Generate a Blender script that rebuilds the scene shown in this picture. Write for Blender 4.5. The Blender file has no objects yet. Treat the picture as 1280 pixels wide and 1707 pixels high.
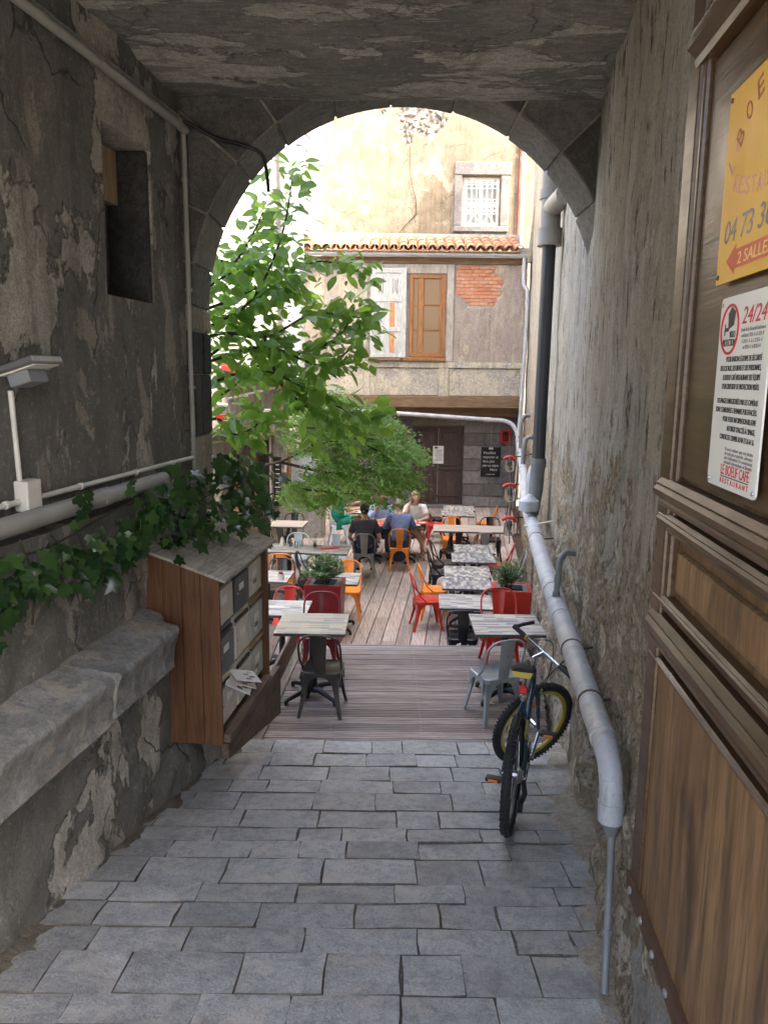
import bpy, bmesh, math, random
from mathutils import Vector, Matrix, noise
R=math.radians; PI=math.pi
rnd=random.Random(7)
scene=bpy.context.scene; COL=scene.collection
# ---------------------------------------------------------------- camera, sky, sun, exposure
CAM_Z=3.5
cd=bpy.data.cameras.new('camera'); cam=bpy.data.objects.new('camera',cd); COL.objects.link(cam); scene.camera=cam
cd.sensor_fit='HORIZONTAL'; cd.sensor_width=36; cd.lens=36*1282/1280; cd.clip_start=.05; cd.clip_end=500
PITCH,ROLL=R(10),R(.65)
F_=Vector((0,math.cos(PITCH),-math.sin(PITCH))); U0=Vector((0,math.sin(PITCH),math.cos(PITCH))); R0=Vector((1,0,0))
Rr=R0*math.cos(ROLL)+U0*math.sin(ROLL); Uu=U0*math.cos(ROLL)-R0*math.sin(ROLL)
mw=Matrix(((Rr.x,Uu.x,-F_.x,0),(Rr.y,Uu.y,-F_.y,0),(Rr.z,Uu.z,-F_.z,CAM_Z),(0,0,0,1)))
cam.matrix_world=mw
SUN_EL,SUN_AZ=R(54),R(118)      # azimuth from +Y clockwise: the sun stands to the right, a little behind the camera
w=bpy.data.worlds.new('World'); scene.world=w; w.use_nodes=True
wn=w.node_tree.nodes; bg=wn['Background']; sky=wn.new('ShaderNodeTexSky'); sky.sky_type='NISHITA'
sky.sun_disc=False; sky.sun_elevation=SUN_EL; sky.sun_rotation=SUN_AZ; sky.air_density=1.; sky.dust_density=8; sky.ozone_density=0.
w.node_tree.links.new(sky.outputs[0],bg.inputs[0]); bg.inputs[1].default_value=.15
sl=bpy.data.lights.new('sun','SUN'); so=bpy.data.objects.new('sun',sl); COL.objects.link(so)
sl.energy=1.1; sl.angle=R(5); sl.color=(1,.95,.87)
sd=Vector((math.sin(SUN_AZ)*math.cos(SUN_EL),math.cos(SUN_AZ)*math.cos(SUN_EL),math.sin(SUN_EL)))
so.rotation_euler=sd.to_track_quat('Z','Y').to_euler(); so.location=(0,0,30)
scene.view_settings.view_transform='Standard'; scene.view_settings.look='None'
scene.view_settings.exposure=3.6; scene.view_settings.gamma=1; scene.view_settings.use_curve_mapping=False
scene.render.engine='CYCLES'
cy=scene.cycles; cy.use_denoising=True; cy.max_bounces=8; cy.diffuse_bounces=6; cy.glossy_bounces=3; cy.transmission_bounces=6; cy.transparent_max_bounces=8; cy.sample_clamp_indirect=6; cy.caustics_reflective=False; cy.caustics_refractive=False
# ---------------------------------------------------------------- mesh helpers
def new_obj(name,me,mat=None,parent=None,loc=None,rot=None):
    o=bpy.data.objects.new(name,me); COL.objects.link(o)
    if mat is not None and me is not None and len(me.materials)==0: me.materials.append(mat)
    if parent is not None: o.parent=parent
    if loc is not None: o.location=loc
    if rot is not None: o.rotation_euler=rot
    return o
def tag(o,label=None,cat=None,group=None,kind=None):
    for k,v in (('label',label),('category',cat),('group',group),('kind',kind)):
        if v: o[k]=v
    return o
def thing(name,label,cat,loc=(0,0,0),rz=0,group=None):
    o=bpy.data.objects.new(name,None); COL.objects.link(o); o.empty_display_size=.1
    o.location=loc; o.rotation_euler=(0,0,rz); return tag(o,label,cat,group)
def copy_tree(o,parent=None):
    c=o.copy(); COL.objects.link(c); c.parent=parent
    for ch in list(o.children): copy_tree(ch,c)
    return c
class MB:
    def __init__(s): s.v=[]; s.f=[]; s.mi=[]
    def add(s,vs,fs,M=None):
        n=len(s.v)
        s.v+= [tuple(M@Vector(p)) if M else tuple(p) for p in vs]
        s.f+= [tuple(i+n for i in f) for f in fs]; return s
    def box(s,c,d,M=None,rz=0):
        x,y,z=(a/2 for a in d)
        vs=[Vector((i*x,j*y,k*z)) for i in(-1,1) for j in(-1,1) for k in(-1,1)]
        if rz: 
            Q=Matrix.Rotation(rz,3,'Z'); vs=[Q@v for v in vs]
        vs=[v+Vector(c) for v in vs]
        return s.add(vs,[(0,1,3,2),(4,6,7,5),(0,4,5,1),(2,3,7,6),(0,2,6,4),(1,5,7,3)],M)
    def hexa(s,b,t,M=None):   # bottom quad, top quad (ccw seen from above)
        return s.add(list(b)+list(t),[(3,2,1,0),(4,5,6,7),(0,1,5,4),(1,2,6,5),(2,3,7,6),(3,0,4,7)],M)
    def tube(s,pts,r,n=8,M=None,close=False,squash=None):
        pts=[Vector(p) for p in pts]; m=len(pts); rs=r if isinstance(r,(list,tuple)) else [r]*m
        vs=[];fs=[]; up=None
        for i,p in enumerate(pts):
            if close: t=(pts[(i+1)%m]-pts[i-1])
            else: t=(pts[min(i+1,m-1)]-pts[max(i-1,0)])
            t=t.normalized() if t.length>1e-9 else Vector((0,0,1))
            if up is None:
                a=Vector((0,0,1)) if abs(t.z)<.9 else Vector((1,0,0)); up=(a-t*a.dot(t)).normalized()
            else:
                up=up-t*up.dot(t); up=up.normalized() if up.length>1e-6 else t.orthogonal().normalized()
            sd_=t.cross(up)
            for k in range(n):
                a=2*PI*k/n; vs.append(p+(up*math.cos(a)+sd_*math.sin(a))*rs[i])
        for i in range(m if close else m-1):
            j=(i+1)%m
            for k in range(n): fs.append((i*n+k,i*n+(k+1)%n,j*n+(k+1)%n,j*n+k))
        if not close: fs.append(tuple(range(n-1,-1,-1))); fs.append(tuple((m-1)*n+k for k in range(n)))
        return s.add(vs,fs,M)
    def lathe(s,prof,n=16,M=None):   # prof: (r,z)
        vs=[];fs=[]
        for r,z in prof:
            for k in range(n): a=2*PI*k/n; vs.append((r*math.cos(a),r*math.sin(a),z))
        m=len(prof)
        for i in range(m-1):
            for k in range(n): fs.append((i*n+k,i*n+(k+1)%n,(i+1)*n+(k+1)%n,(i+1)*n+k))
        fs.append(tuple(range(n-1,-1,-1))); fs.append(tuple((m-1)*n+k for k in range(n)))
        return s.add(vs,fs,M)
    def prism(s,poly,h0,h1,M=None):   # poly in xy, extruded along z
        n=len(poly); vs=[(x,y,h0) for x,y in poly]+[(x,y,h1) for x,y in poly]
        fs=[tuple(range(n-1,-1,-1)),tuple(range(n,2*n))]+[(i,(i+1)%n,n+(i+1)%n,n+i) for i in range(n)]
        return s.add(vs,fs,M)
    def mesh(s,name,mat=None,smooth=None,bev=0,seg=1):
        me=bpy.data.meshes.new(name); me.from_pydata(s.v,[],s.f); me.update()
        if bev or True:
            bm=bmesh.new(); bm.from_mesh(me)
            if bev:
                bmesh.ops.remove_doubles(bm,verts=bm.verts,dist=1e-5)
                es=[e for e in bm.edges if len(e.link_faces)==2 and e.calc_face_angle(0)>.5]
                bmesh.ops.bevel(bm,geom=es,offset=bev,segments=seg,affect='EDGES',profile=.6,clamp_overlap=True)
            bmesh.ops.recalc_face_normals(bm,faces=bm.faces)
            bm.to_mesh(me); bm.free()
        if smooth: me.shade_smooth(); me.set_sharp_from_angle(angle=smooth)
        if mat: me.materials.append(mat)
        return me
    def build(s,name,mat,parent=None,smooth=None,bev=0,seg=1,loc=None,rot=None):
        return new_obj(name,s.mesh(name,mat,smooth,bev,seg),None,parent,loc,rot)
def bezpts(ctrl,n=6):   # smooth path through control points (Catmull-Rom)
    c=[Vector(p) for p in ctrl]; out=[]
    for i in range(len(c)-1):
        p0=c[max(i-1,0)];p1=c[i];p2=c[i+1];p3=c[min(i+2,len(c)-1)]
        for k in range(n):
            t=k/n; out.append(.5*((2*p1)+(p2-p0)*t+(2*p0-5*p1+4*p2-p3)*t*t+(3*p1-p0-3*p2+p3)*t**3))
    out.append(c[-1]); return out
def fbm(x,y,z,o=4,h=1.0): return noise.fractal(Vector((x,y,z)),h,2.0,o)
def smooth01(a,b,x):
    if a==b: return float(x>a)
    t=min(1,max(0,(x-a)/(b-a))); return t*t*(3-2*t)
# ---------------------------------------------------------------- materials
class NT:
    def __init__(s,name):
        s.m=bpy.data.materials.new(name); s.m.use_nodes=True; s.t=s.m.node_tree; s.b=s.t.nodes['Principled BSDF']; s.out=s.t.nodes['Material Output']
        s._co=None
    def n(s,typ,props=None,**inp):
        nd=s.t.nodes.new('ShaderNode'+typ)
        for k,v in (props or {}).items(): setattr(nd,k,v)
        for k,v in inp.items():
            k=k.replace('_',' ')
            sock=nd.inputs[int(k[1:])] if k[0]=='i' and k[1:].isdigit() else nd.inputs[k]
            s.set(sock,v)
        return nd
    def set(s,sock,v):
        if isinstance(v,bpy.types.NodeSocket): s.t.links.new(v,sock)
        else:
            if isinstance(v,(tuple,list)) and len(v)==3 and sock.type=='RGBA': v=(*v,1)
            sock.default_value=v
    def co(s,scale=(1,1,1),rnd_off=False,rot=(0,0,0)):
        tc=s.n('TexCoord'); v=tc.outputs['Object']
        if rnd_off:
            oi=s.n('ObjectInfo'); c=s.n('CombineXYZ'); 
            m1=s.n('Math',{'operation':'MULTIPLY'},i0=oi.outputs['Random'],i1=37.); s.set(c.inputs[0],m1.outputs[0]); s.set(c.inputs[1],m1.outputs[0]); s.set(c.inputs[2],m1.outputs[0])
            v=s.n('VectorMath',{'operation':'ADD'},i0=v,i1=c.outputs[0]).outputs[0]
        mp=s.n('Mapping',Vector=v,Scale=scale,Rotation=rot); return mp.outputs[0]
    def rand(s): return s.n('ObjectInfo').outputs['Random']
    def noise(s,v,scale,detail=5,rough=.55,dist=0): return s.n('TexNoise',Vector=v,Scale=scale,Detail=detail,Roughness=rough,Distortion=dist).outputs['Fac']
    def vor(s,v,scale,feature='F1',out='Distance',**k): return s.n('TexVoronoi',{'feature':feature},Vector=v,Scale=scale,**k).outputs[out]
    def ramp(s,f,stops,interp='LINEAR'):
        nd=s.n('ValToRGB',Fac=f); cr=nd.color_ramp; cr.interpolation=interp
        while len(cr.elements)<len(stops): cr.elements.new(.5)
        for e,(p,c) in zip(cr.elements,stops):
            e.position=p; e.color=(c,c,c,1) if isinstance(c,(int,float)) else (*c,1)
        return nd.outputs[0]
    def mix(s,f,a,b,mode='MIX'):
        nd=s.t.nodes.new('ShaderNodeMix'); nd.data_type='RGBA'; nd.blend_type=mode
        s.set(nd.inputs[0],f); s.set(nd.inputs[6],a); s.set(nd.inputs[7],b); return nd.outputs[2]
    def math(s,op,a,b=0.): return s.n('Math',{'operation':op},i0=a,i1=b).outputs[0]
    def bump(s,h,st=.5,d=.01,prev=None):
        nd=s.n('Bump',Height=h,Strength=st,Distance=d)
        if prev is not None: s.set(nd.inputs['Normal'],prev)
        return nd.outputs[0]
    def fin(s,col,rough=.8,normal=None,metal=0.,spec=.5):
        s.set(s.b.inputs['Base Color'],col); s.set(s.b.inputs['Roughness'],rough); s.set(s.b.inputs['Metallic'],metal); s.set(s.b.inputs['Specular IOR Level'],spec)
        if normal is not None: s.set(s.b.inputs['Normal'],normal)
        return s.m
def plaster(name,base,dark,patch,patch_thr=.53,stretch=(1,1,.45),scale=1.6,bump=.6,fine=1,patch2=None,rough=.92,crack=.5,stain=.5):
    m=NT(name); v=m.co(stretch); u=m.co()
    big=m.noise(v,scale,12,.66,.35); big2=m.noise(u,scale*.6,5,.55,.3); mid=m.noise(v,scale*6,9,.7,.3); fn=m.noise(u,85,5,.75); gr=m.noise(u,28,6,.7)
    c=m.mix(m.ramp(big2,[(.38,0),(.62,1)]),base,dark)
    c=m.mix(m.ramp(mid,[(.42,0),(.62,.75)]),c,tuple(x*.55 for x in base))
    edge=m.ramp(big,[(patch_thr-.006,0),(patch_thr+.006,1)])
    pc=m.mix(m.ramp(mid,[(.40,0),(.62,1)]),patch,tuple(x*.62 for x in patch)); pc=m.mix(m.ramp(gr,[(.45,0),(.62,.5)]),pc,tuple(min(1,x*1.25) for x in patch))
    c=m.mix(edge,c,pc)
    if patch2:
        e2=m.ramp(m.noise(m.co(tuple(a*1.3 for a in stretch),rot=(.3,.5,.2)),scale*1.7,11,.68,.4),[(.575,0),(.59,.9)]); c=m.mix(e2,c,patch2)
    if stain: c=m.mix(m.ramp(m.noise(m.co((5,5,.35)),1.,7,.65,.3),[(.53,0),(.68,stain)]),c,tuple(x*.35 for x in base))
    c=m.mix(m.ramp(fn,[(.42,0),(.62,.5)]),c,tuple(x*.4 for x in base)); c=m.mix(m.ramp(gr,[(.56,0),(.66,.45)]),c,tuple(min(1,x*1.6) for x in base))
    nb=m.bump(m.math('MULTIPLY',edge,-1.),bump,.02)
    if crack:
        wv=m.n('VectorMath',{'operation':'ADD'},i0=u,i1=m.n('VectorMath',{'operation':'SCALE'},i0=m.n('TexNoise',Vector=u,Scale=2.5,Detail=6.).outputs['Color'],Scale=.5).outputs[0]).outputs[0]
        vd=m.n('TexVoronoi',{'feature':'DISTANCE_TO_EDGE'},Vector=wv,Scale=.9).outputs['Distance']
        ln=m.math('MULTIPLY',m.ramp(vd,[(0,1),(.009,0)]),m.ramp(m.noise(u,1.7,4,.6),[(.50,0),(.56,crack*1.6)]))
        c=m.mix(ln,c,tuple(x*.18 for x in base)); nb=m.bump(m.math('MULTIPLY',ln,-1.),.8,.015,nb)
    nb=m.bump(mid,.7*bump,.03,nb); nb=m.bump(gr,.5*bump,.012,nb); nb=m.bump(fn,.5,.006,nb)
    return m.fin(c,rough,nb,spec=.25)
def stone(name,a,b,scale=3.,bump=.6,rough=.85,spot=None,rnd_col=.25,pit=True,spec=.3,fine=45):
    m=NT(name); v=m.co(rnd_off=True)
    n1=m.noise(v,scale,9,.65,.3); n2=m.noise(v,scale*6,8,.72); n3=m.noise(v,fine*1.5,5,.75); n4=m.noise(v,scale*.7,5,.6,.4)
    c=m.mix(m.ramp(n1,[(.38,0),(.62,1)]),a,b); c=m.mix(m.ramp(n2,[(.45,0),(.62,.6)]),c,tuple(x*.55 for x in a)); c=m.mix(m.ramp(n3,[(.48,0),(.64,.5)]),c,tuple(x*.45 for x in a)); c=m.mix(m.ramp(n3,[(.34,.45),(.44,0)]),c,tuple(min(1,x*1.45) for x in b))
    if spot: c=m.mix(m.ramp(m.noise(v,scale*2.3,10,.7,.5),[(.545,0),(.575,.75)]),c,spot)
    c=m.mix(m.ramp(n4,[(.5,0),(.66,.5)]),c,tuple(x*.5 for x in a))
    k=m.ramp(m.rand(),[(0,1-rnd_col),(1,1+rnd_col)]); c=m.mix(1.,c,k,'MULTIPLY')
    nb=m.bump(n1,.6*bump,.05); nb=m.bump(n2,.7*bump,.02,nb); nb=m.bump(n3,.6*bump,.006,nb)
    if pit: nb=m.bump(m.ramp(m.vor(v,fine*1.6),[(0,0),(.35,1)]),.4*bump,.004,nb)
    return m.fin(c,m.ramp(n2,[(.3,max(.05,rough-.15)),(.7,min(1,rough+.1))]),nb,spec=spec)
def wood(name,a,b,grain=(18,18,1.2),rough=.6,bump=.4,rnd_col=.3,spots=None,spec=.35,knots=False,wear=None):
    m=NT(name); v=m.co(grain,rnd_off=True); u=m.co(rnd_off=True)
    g=m.noise(v,1.,6,.6,.8); g2=m.noise(v,4.5,4,.6,.3); big=m.noise(u,2.2,5,.6,.4)
    c=m.mix(m.ramp(g,[(.38,0),(.62,1)]),a,b); c=m.mix(m.ramp(g2,[(.45,0),(.66,.75)]),c,tuple(x*.4 for x in a)); c=m.mix(m.ramp(big,[(.35,0),(.7,.5)]),c,tuple(x*.55 for x in b))
    if spots: c=m.mix(m.ramp(m.noise(m.co((5,5,1.3)),1.4,7,.65,.5),[(.56,0),(.66,.85)]),c,spots)
    if wear: c=m.mix(m.ramp(m.noise(m.co((3,3,.8)),1.2,8,.65,.7),[(.5,0),(.57,.9)]),c,wear)
    k=m.ramp(m.rand(),[(0,1-rnd_col),(1,1+rnd_col)]); c=m.mix(1.,c,k,'MULTIPLY')
    nb=m.bump(g,.5*bump,.006); nb=m.bump(g2,.5*bump,.003,nb)
    return m.fin(c,m.ramp(big,[(.3,rough-.1),(.7,rough+.12)]),nb,spec=spec)
def paint(name,col,rough=.4,metal=0.,chip=None,spec=.5,var=.12):
    m=NT(name); u=m.co(rnd_off=True); n1=m.noise(u,6,5,.6); n2=m.noise(u,60,3,.6)
    c=m.mix(m.ramp(n1,[(.3,0),(.75,1)]),col,tuple(x*(1-var*2) for x in col))
    if chip: c=m.mix(m.ramp(m.noise(u,14,7,.7,.4),[(.66,0),(.69,1)]),c,chip)
    return m.fin(c,m.ramp(n1,[(.3,max(.05,rough-.08)),(.7,rough+.1)]),m.bump(n2,.08,.002),metal,spec)
def leafmat(name,a,b,trans=.45,gloss=.35,tcol=None):
    m=NT(name); oi=m.rand(); u=m.co(rnd_off=True); n1=m.noise(m.co(),2.2,3,.6)
    f=m.math('ADD',m.math('MULTIPLY',oi,.5),m.math('MULTIPLY',n1,.5))
    c=m.mix(m.ramp(f,[(.25,0),(.75,1)]),a,b)
    m.fin(c,gloss,None,0,.4)
    tr=m.n('BsdfTranslucent',Color=m.mix(.6,c,tcol or tuple(min(1,x*1.9) for x in b)))
    mx=m.n('MixShader',i0=trans,i1=m.b.outputs[0],i2=tr.outputs[0]); m.t.links.new(mx.outputs[0],m.out.inputs[0]); return m.m
def glass(name,col=(.25,.28,.28),rough=.08):
    m=NT(name); m.fin(col,rough,None,0,.8); return m.m
MT={}
MT['wall_l']=plaster('old_dark_plaster',(.20,.193,.174),(.14,.135,.123),(.44,.41,.355),.535,(1,1,.55),1.15,1.,patch2=(.32,.285,.24))
def wall_right():
    m=NT('worn_grey_plaster'); u=m.co(); sep=m.n('SeparateXYZ',Vector=u)
    ns=lambda sc,k: m.n('VectorMath',{'operation':'ADD'},i0=u,i1=m.n('VectorMath',{'operation':'SCALE'},i0=m.n('TexNoise',Vector=u,Scale=sc,Detail=5.).outputs['Color'],Scale=k).outputs[0]).outputs[0]
    big=m.noise(u,.9,8,.65,.3); st=m.noise(m.co((4,4,.9)),1.2,10,.72,.3); fn=m.noise(u,75,5,.75); md=m.noise(u,7,10,.72,.3); gr=m.noise(u,24,8,.75); pit=m.noise(m.co((9,9,2.6)),1.2,9,.72,.3)
    pm=m.ramp(pit,[(.585,0),(.605,1)])
    up=m.mix(m.ramp(st,[(.40,0),(.60,1)]),(.34,.335,.305),(.55,.54,.49)); up=m.mix(m.ramp(big,[(.46,0),(.56,.65)]),up,(.44,.395,.315)); up=m.mix(m.ramp(md,[(.53,0),(.63,.6)]),up,(.22,.205,.175)); up=m.mix(pm,up,(.12,.105,.085)); up=m.mix(m.ramp(m.noise(m.co((8,8,2.6),rot=(0,0,.7)),1.3,9,.72,.2),[(.60,0),(.615,.9)]),up,(.60,.58,.53))
    w=ns(3.5,.28); cl=m.n('TexVoronoi',Vector=w,Scale=5.5); ce=m.n('TexVoronoi',{'feature':'DISTANCE_TO_EDGE'},Vector=w,Scale=5.5).outputs['Distance']
    gap=m.ramp(ce,[(.02,1),(.09,0)])
    lo=m.mix(m.ramp(m.n('SeparateColor',Color=cl.outputs['Color']).outputs[0],[(.1,0),(.9,1)]),(.29,.255,.21),(.60,.54,.45)); lo=m.mix(m.ramp(md,[(.42,0),(.58,.7)]),lo,(.38,.325,.245)); lo=m.mix(m.ramp(gr,[(.50,0),(.58,.85)]),lo,(.10,.082,.058)); lo=m.mix(m.ramp(gr,[(.36,.7),(.44,0)]),lo,(.62,.56,.45))
    lo=m.mix(gap,lo,(.27,.215,.14))
    h=m.math('ADD',sep.outputs['Z'],m.math('MULTIPLY',m.noise(u,1.3,10,.7,.5),3.4)); f=m.ramp(m.math('MULTIPLY',h,.2),[(.895,1),(.905,0)])
    c=m.mix(f,up,lo); c=m.mix(m.ramp(fn,[(.45,0),(.62,.5)]),c,(.13,.115,.095))
    nb=m.bump(f,-.6,.03) if False else m.bump(m.math('MULTIPLY',f,-1.),.7,.03)
    nb=m.bump(m.mix(f,st,md),.8,.03,nb); nb=m.bump(m.math('MULTIPLY',pm,-1.),.8,.02,nb); nb=m.bump(gr,.8,.02,nb); nb=m.bump(fn,.5,.006,nb)
    return m.fin(c,.93,nb,spec=.2)
MT['wall_r']=wall_right()
MT['ceiling']=plaster('flaking_ceiling_plaster',(.30,.295,.275),(.20,.196,.182),(.51,.495,.45),.515,(.5,1.7,1),2.3,1.,patch2=(.27,.26,.23),crack=.3)
MT['ochre']=plaster('ochre_facade_plaster',(.30,.25,.18),(.24,.195,.135),(.335,.29,.215),.56,(1,1,.8),.55,.5,patch2=(.37,.33,.26))
MT['white']=plaster('white_facade_plaster',(.74,.72,.68),(.66,.63,.58),(.56,.52,.46),.66,(1,1,.6),.6,.25)
MT['timber_plaster']=plaster('stained_facade_plaster',(.46,.39,.335),(.36,.305,.265),(.50,.44,.345),.53,(1.3,1,.5),1.0,.5,patch2=(.32,.28,.26),crack=.2)
MT['panel_plaster']=plaster('mottled_panel_plaster',(.62,.57,.45),(.52,.48,.40),(.44,.42,.38),.53,(1,1,.9),2.2,.5)
MT['concrete']=plaster('grey_concrete',(.38,.37,.34),(.31,.30,.28),(.44,.42,.38),.6,(1,1,1),1.5,.4)
MT['rubbed']=plaster('pale_rubble_mortar',(.33,.295,.24),(.26,.23,.185),(.38,.345,.29),.5,(1,1,1),6,1.)
MT['basalt']=stone('dark_basalt',(.085,.083,.083),(.125,.12,.112),3.5,1.,.9,rnd_col=.22)
MT['basalt_black']=stone('black_porous_basalt',(.04,.04,.042),(.065,.065,.066),4,1.2,.9,rnd_col=.2)
MT['voussoir']=stone('grey_arch_stone',(.165,.158,.145),(.21,.20,.18),3.5,.7,.88,rnd_col=.12)
MT['sandstone']=stone('pale_jamb_stone',(.27,.24,.19),(.34,.30,.24),4,1.1,.92,rnd_col=.15)
MT['mortar']=plaster('lime_mortar',(.33,.30,.24),(.26,.23,.19),(.38,.34,.28),.55,(1,1,1),6,.8)
MT['paver']=stone('worn_grey_paving',(.31,.325,.335),(.415,.43,.438),2.6,1.,.40,spot=(.40,.39,.365),rnd_col=.16,spec=.5,fine=55)
MT['joint']=stone('dirt_joint',(.11,.10,.082),(.20,.185,.155),5,1,.95,rnd_col=0)
MT['sand']=stone('sandy_grit',(.34,.31,.25),(.46,.42,.35),7,1.,.95,rnd_col=0,fine=90)
MT['dirt']=stone('dark_dirt',(.13,.115,.09),(.20,.18,.145),7,1.,.95,rnd_col=0,fine=90)
MT['bench']=stone('worn_bench_stone',(.21,.205,.195),(.29,.285,.27),2.4,.9,.68,spot=(.33,.29,.23),rnd_col=.1)
MT['boxwood']=wood('red_brown_planks',(.09,.038,.016),(.145,.063,.028),(16,16,.9),.55,.35,.18)
MT['roofwood']=wood('weathered_grey_boards',(.27,.235,.19),(.36,.32,.26),(16,1.1,16),.8,.5,.2,spots=(.15,.12,.09))
MT['plinth']=wood('dark_plinth_wood',(.09,.06,.042),(.15,.105,.075),(14,1.2,14),.7,.5,.2)
MT['deck']=wood('silvered_deck_boards',(.40,.315,.265),(.52,.43,.375),(14,.9,14),.6,.4,.24)
MT['platform']=wood('dark_ridged_boards',(.20,.16,.145),(.34,.29,.265),(.8,16,16),.48,.5,.34)
MT['beam']=wood('old_brown_beam',(.20,.125,.07),(.30,.20,.12),(.9,14,14),.8,.6,.15)
MT['greytimber']=wood('grey_painted_timber',(.42,.40,.35),(.52,.49,.43),(10,10,1.2),.85,.5,.1,spots=(.30,.25,.19))
MT['shutter']=wood('flaking_white_shutter',(.47,.49,.475),(.56,.58,.565),(12,12,1.),.8,.4,.06,spots=(.33,.335,.32))
MT['barewood']=wood('bare_orange_wood',(.52,.22,.08),(.62,.32,.15),(14,14,1),.7,.4,.1)
MT['winwood']=wood('varnished_orange_wood',(.30,.135,.05),(.37,.175,.07),(12,12,1),.4,.2,.06)
MT['door']=wood('old_oak_door',(.13,.073,.032),(.255,.152,.072),(13,13,.9),.5,.7,.08,spots=(.05,.034,.022),spec=.5)
MT['doordark']=wood('dark_polished_oak',(.055,.030,.0145),(.098,.055,.026),(12,1.1,14),.36,.7,.08,spec=.55)
MT['backdoor']=wood('dark_brown_door',(.055,.036,.030),(.085,.056,.046),(12,12,1),.6,.4,.1)
MT['niche']=wood('niche_frame_wood',(.46,.33,.19),(.56,.42,.26),(12,12,1),.6,.3,.1)
def pvc():
    m=NT('pale_grey_pvc'); u=m.co(); n=m.noise(u,5,8,.7,.3); g=m.noise(m.co((18,18,3)),1.,7,.7,.3); f=m.noise(u,60,4,.7)
    c=m.mix(m.ramp(n,[(.35,0),(.65,1)]),(.45,.48,.52),(.36,.385,.41)); c=m.mix(m.ramp(g,[(.54,0),(.66,.7)]),c,(.25,.24,.22)); c=m.mix(m.ramp(f,[(.58,0),(.68,.5)]),c,(.22,.20,.175)); c=m.mix(m.ramp(m.noise(u,1.6,7,.65),[(.55,0),(.6,.5)]),c,(.52,.51,.48))
    return m.fin(c,m.ramp(n,[(.3,.35),(.7,.62)]),m.bump(f,.12,.003),0.,.4)
MT['pvc']=pvc()
MT['pvcdark']=paint('mid_grey_pvc',(.20,.215,.22),.5)
MT['pvcblack']=paint('black_pipe',(.035,.042,.05),.38)
MT['zinc']=paint('zinc_sheet',(.50,.54,.58),.4,.4)
MT['conduit']=paint('grey_conduit',(.30,.29,.265),.45)
MT['steel']=paint('worn_steel',(.42,.42,.42),.35,.9)
MT['rust']=paint('rusty_iron',(.11,.062,.04),.75,.4)
MT['iron']=paint('black_iron',(.018,.018,.019),.45,.3)
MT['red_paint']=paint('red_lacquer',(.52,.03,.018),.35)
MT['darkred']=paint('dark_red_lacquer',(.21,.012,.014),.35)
MT['orange_paint']=paint('orange_lacquer',(.85,.25,.025),.38)
MT['silver_paint']=paint('silver_lacquer',(.34,.36,.37),.38,.35,chip=(.06,.05,.05))
MT['white_paint']=paint('pale_blue_lacquer',(.62,.68,.70),.4)
MT['black_paint']=paint('black_lacquer',(.016,.017,.02),.3)
MT['gun_paint']=paint('gunmetal_lacquer',(.075,.068,.062),.33,.5)
MT['taupe_paint']=paint('taupe_lacquer',(.27,.25,.225),.42,.2)
MT['whitep']=paint('white_plastic',(.66,.64,.58),.5)
MT['glassd']=glass('dark_window_glass')
MT['glassb']=glass('ochre_curtained_glass',(.23,.155,.09),.25)
MT['cleanglass']=None
def clear_glass():
    m=NT('clear_glass'); m.fin((.9,.95,.95),.03); m.b.inputs['Transmission Weight'].default_value=1; m.b.inputs['IOR'].default_value=1.45; return m.m
MT['cleanglass']=clear_glass()
m=NT('terracotta_tile'); v=m.co(rnd_off=True); n1=m.noise(v,5,6,.6); c=m.mix(m.ramp(m.rand(),[(0,0),(.5,.5),(1,1)]),(.42,.18,.095),(.50,.30,.19)); c=m.mix(m.ramp(n1,[(.45,0),(.72,.75)]),c,(.33,.24,.15)); MT['tile']=m.fin(c,.85,m.bump(n1,.3,.01))
m=NT('red_brick'); v=m.co(rnd_off=True); n1=m.noise(v,9,6,.65); c=m.mix(m.rand(),(.46,.17,.085),(.55,.26,.15)); c=m.mix(m.ramp(n1,[(.5,0),(.7,.6)]),c,(.62,.45,.33)); MT['brick']=m.fin(c,.9,m.bump(n1,.5,.01))
MT['rubble']=stone('pale_rubble',(.19,.175,.158),(.27,.25,.22),6,.6,.9,rnd_col=.32)
MT['quoin']=stone('grey_dressed_stone',(.22,.205,.195),(.29,.27,.255),3,.6,.9,rnd_col=.12)
MT['block']=stone('dark_wall_block',(.17,.162,.155),(.24,.228,.215),3,.9,.9,rnd_col=.3,spot=(.21,.2,.18))
MT['leaf_big']=leafmat('broad_green_leaf',(.06,.16,.022),(.18,.33,.055),.56,.35,(.42,.68,.10))
MT['leaf_maple']=leafmat('fine_maple_leaf',(.06,.16,.022),(.15,.31,.045),.58,.45,(.40,.66,.08))
MT['leaf_ivy']=leafmat('glossy_ivy_leaf',(.012,.036,.012),(.045,.10,.022),.2,.24)
MT['leaf_shrub']=leafmat('grey_green_leaf',(.055,.11,.035),(.16,.22,.09),.3,.45)
MT['bark']=wood('dark_bark',(.035,.027,.02),(.07,.055,.04),(20,20,3),.9,1.,.1)
MT['soil']=stone('potting_soil',(.02,.016,.012),(.035,.028,.02),20,1,.95)
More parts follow.
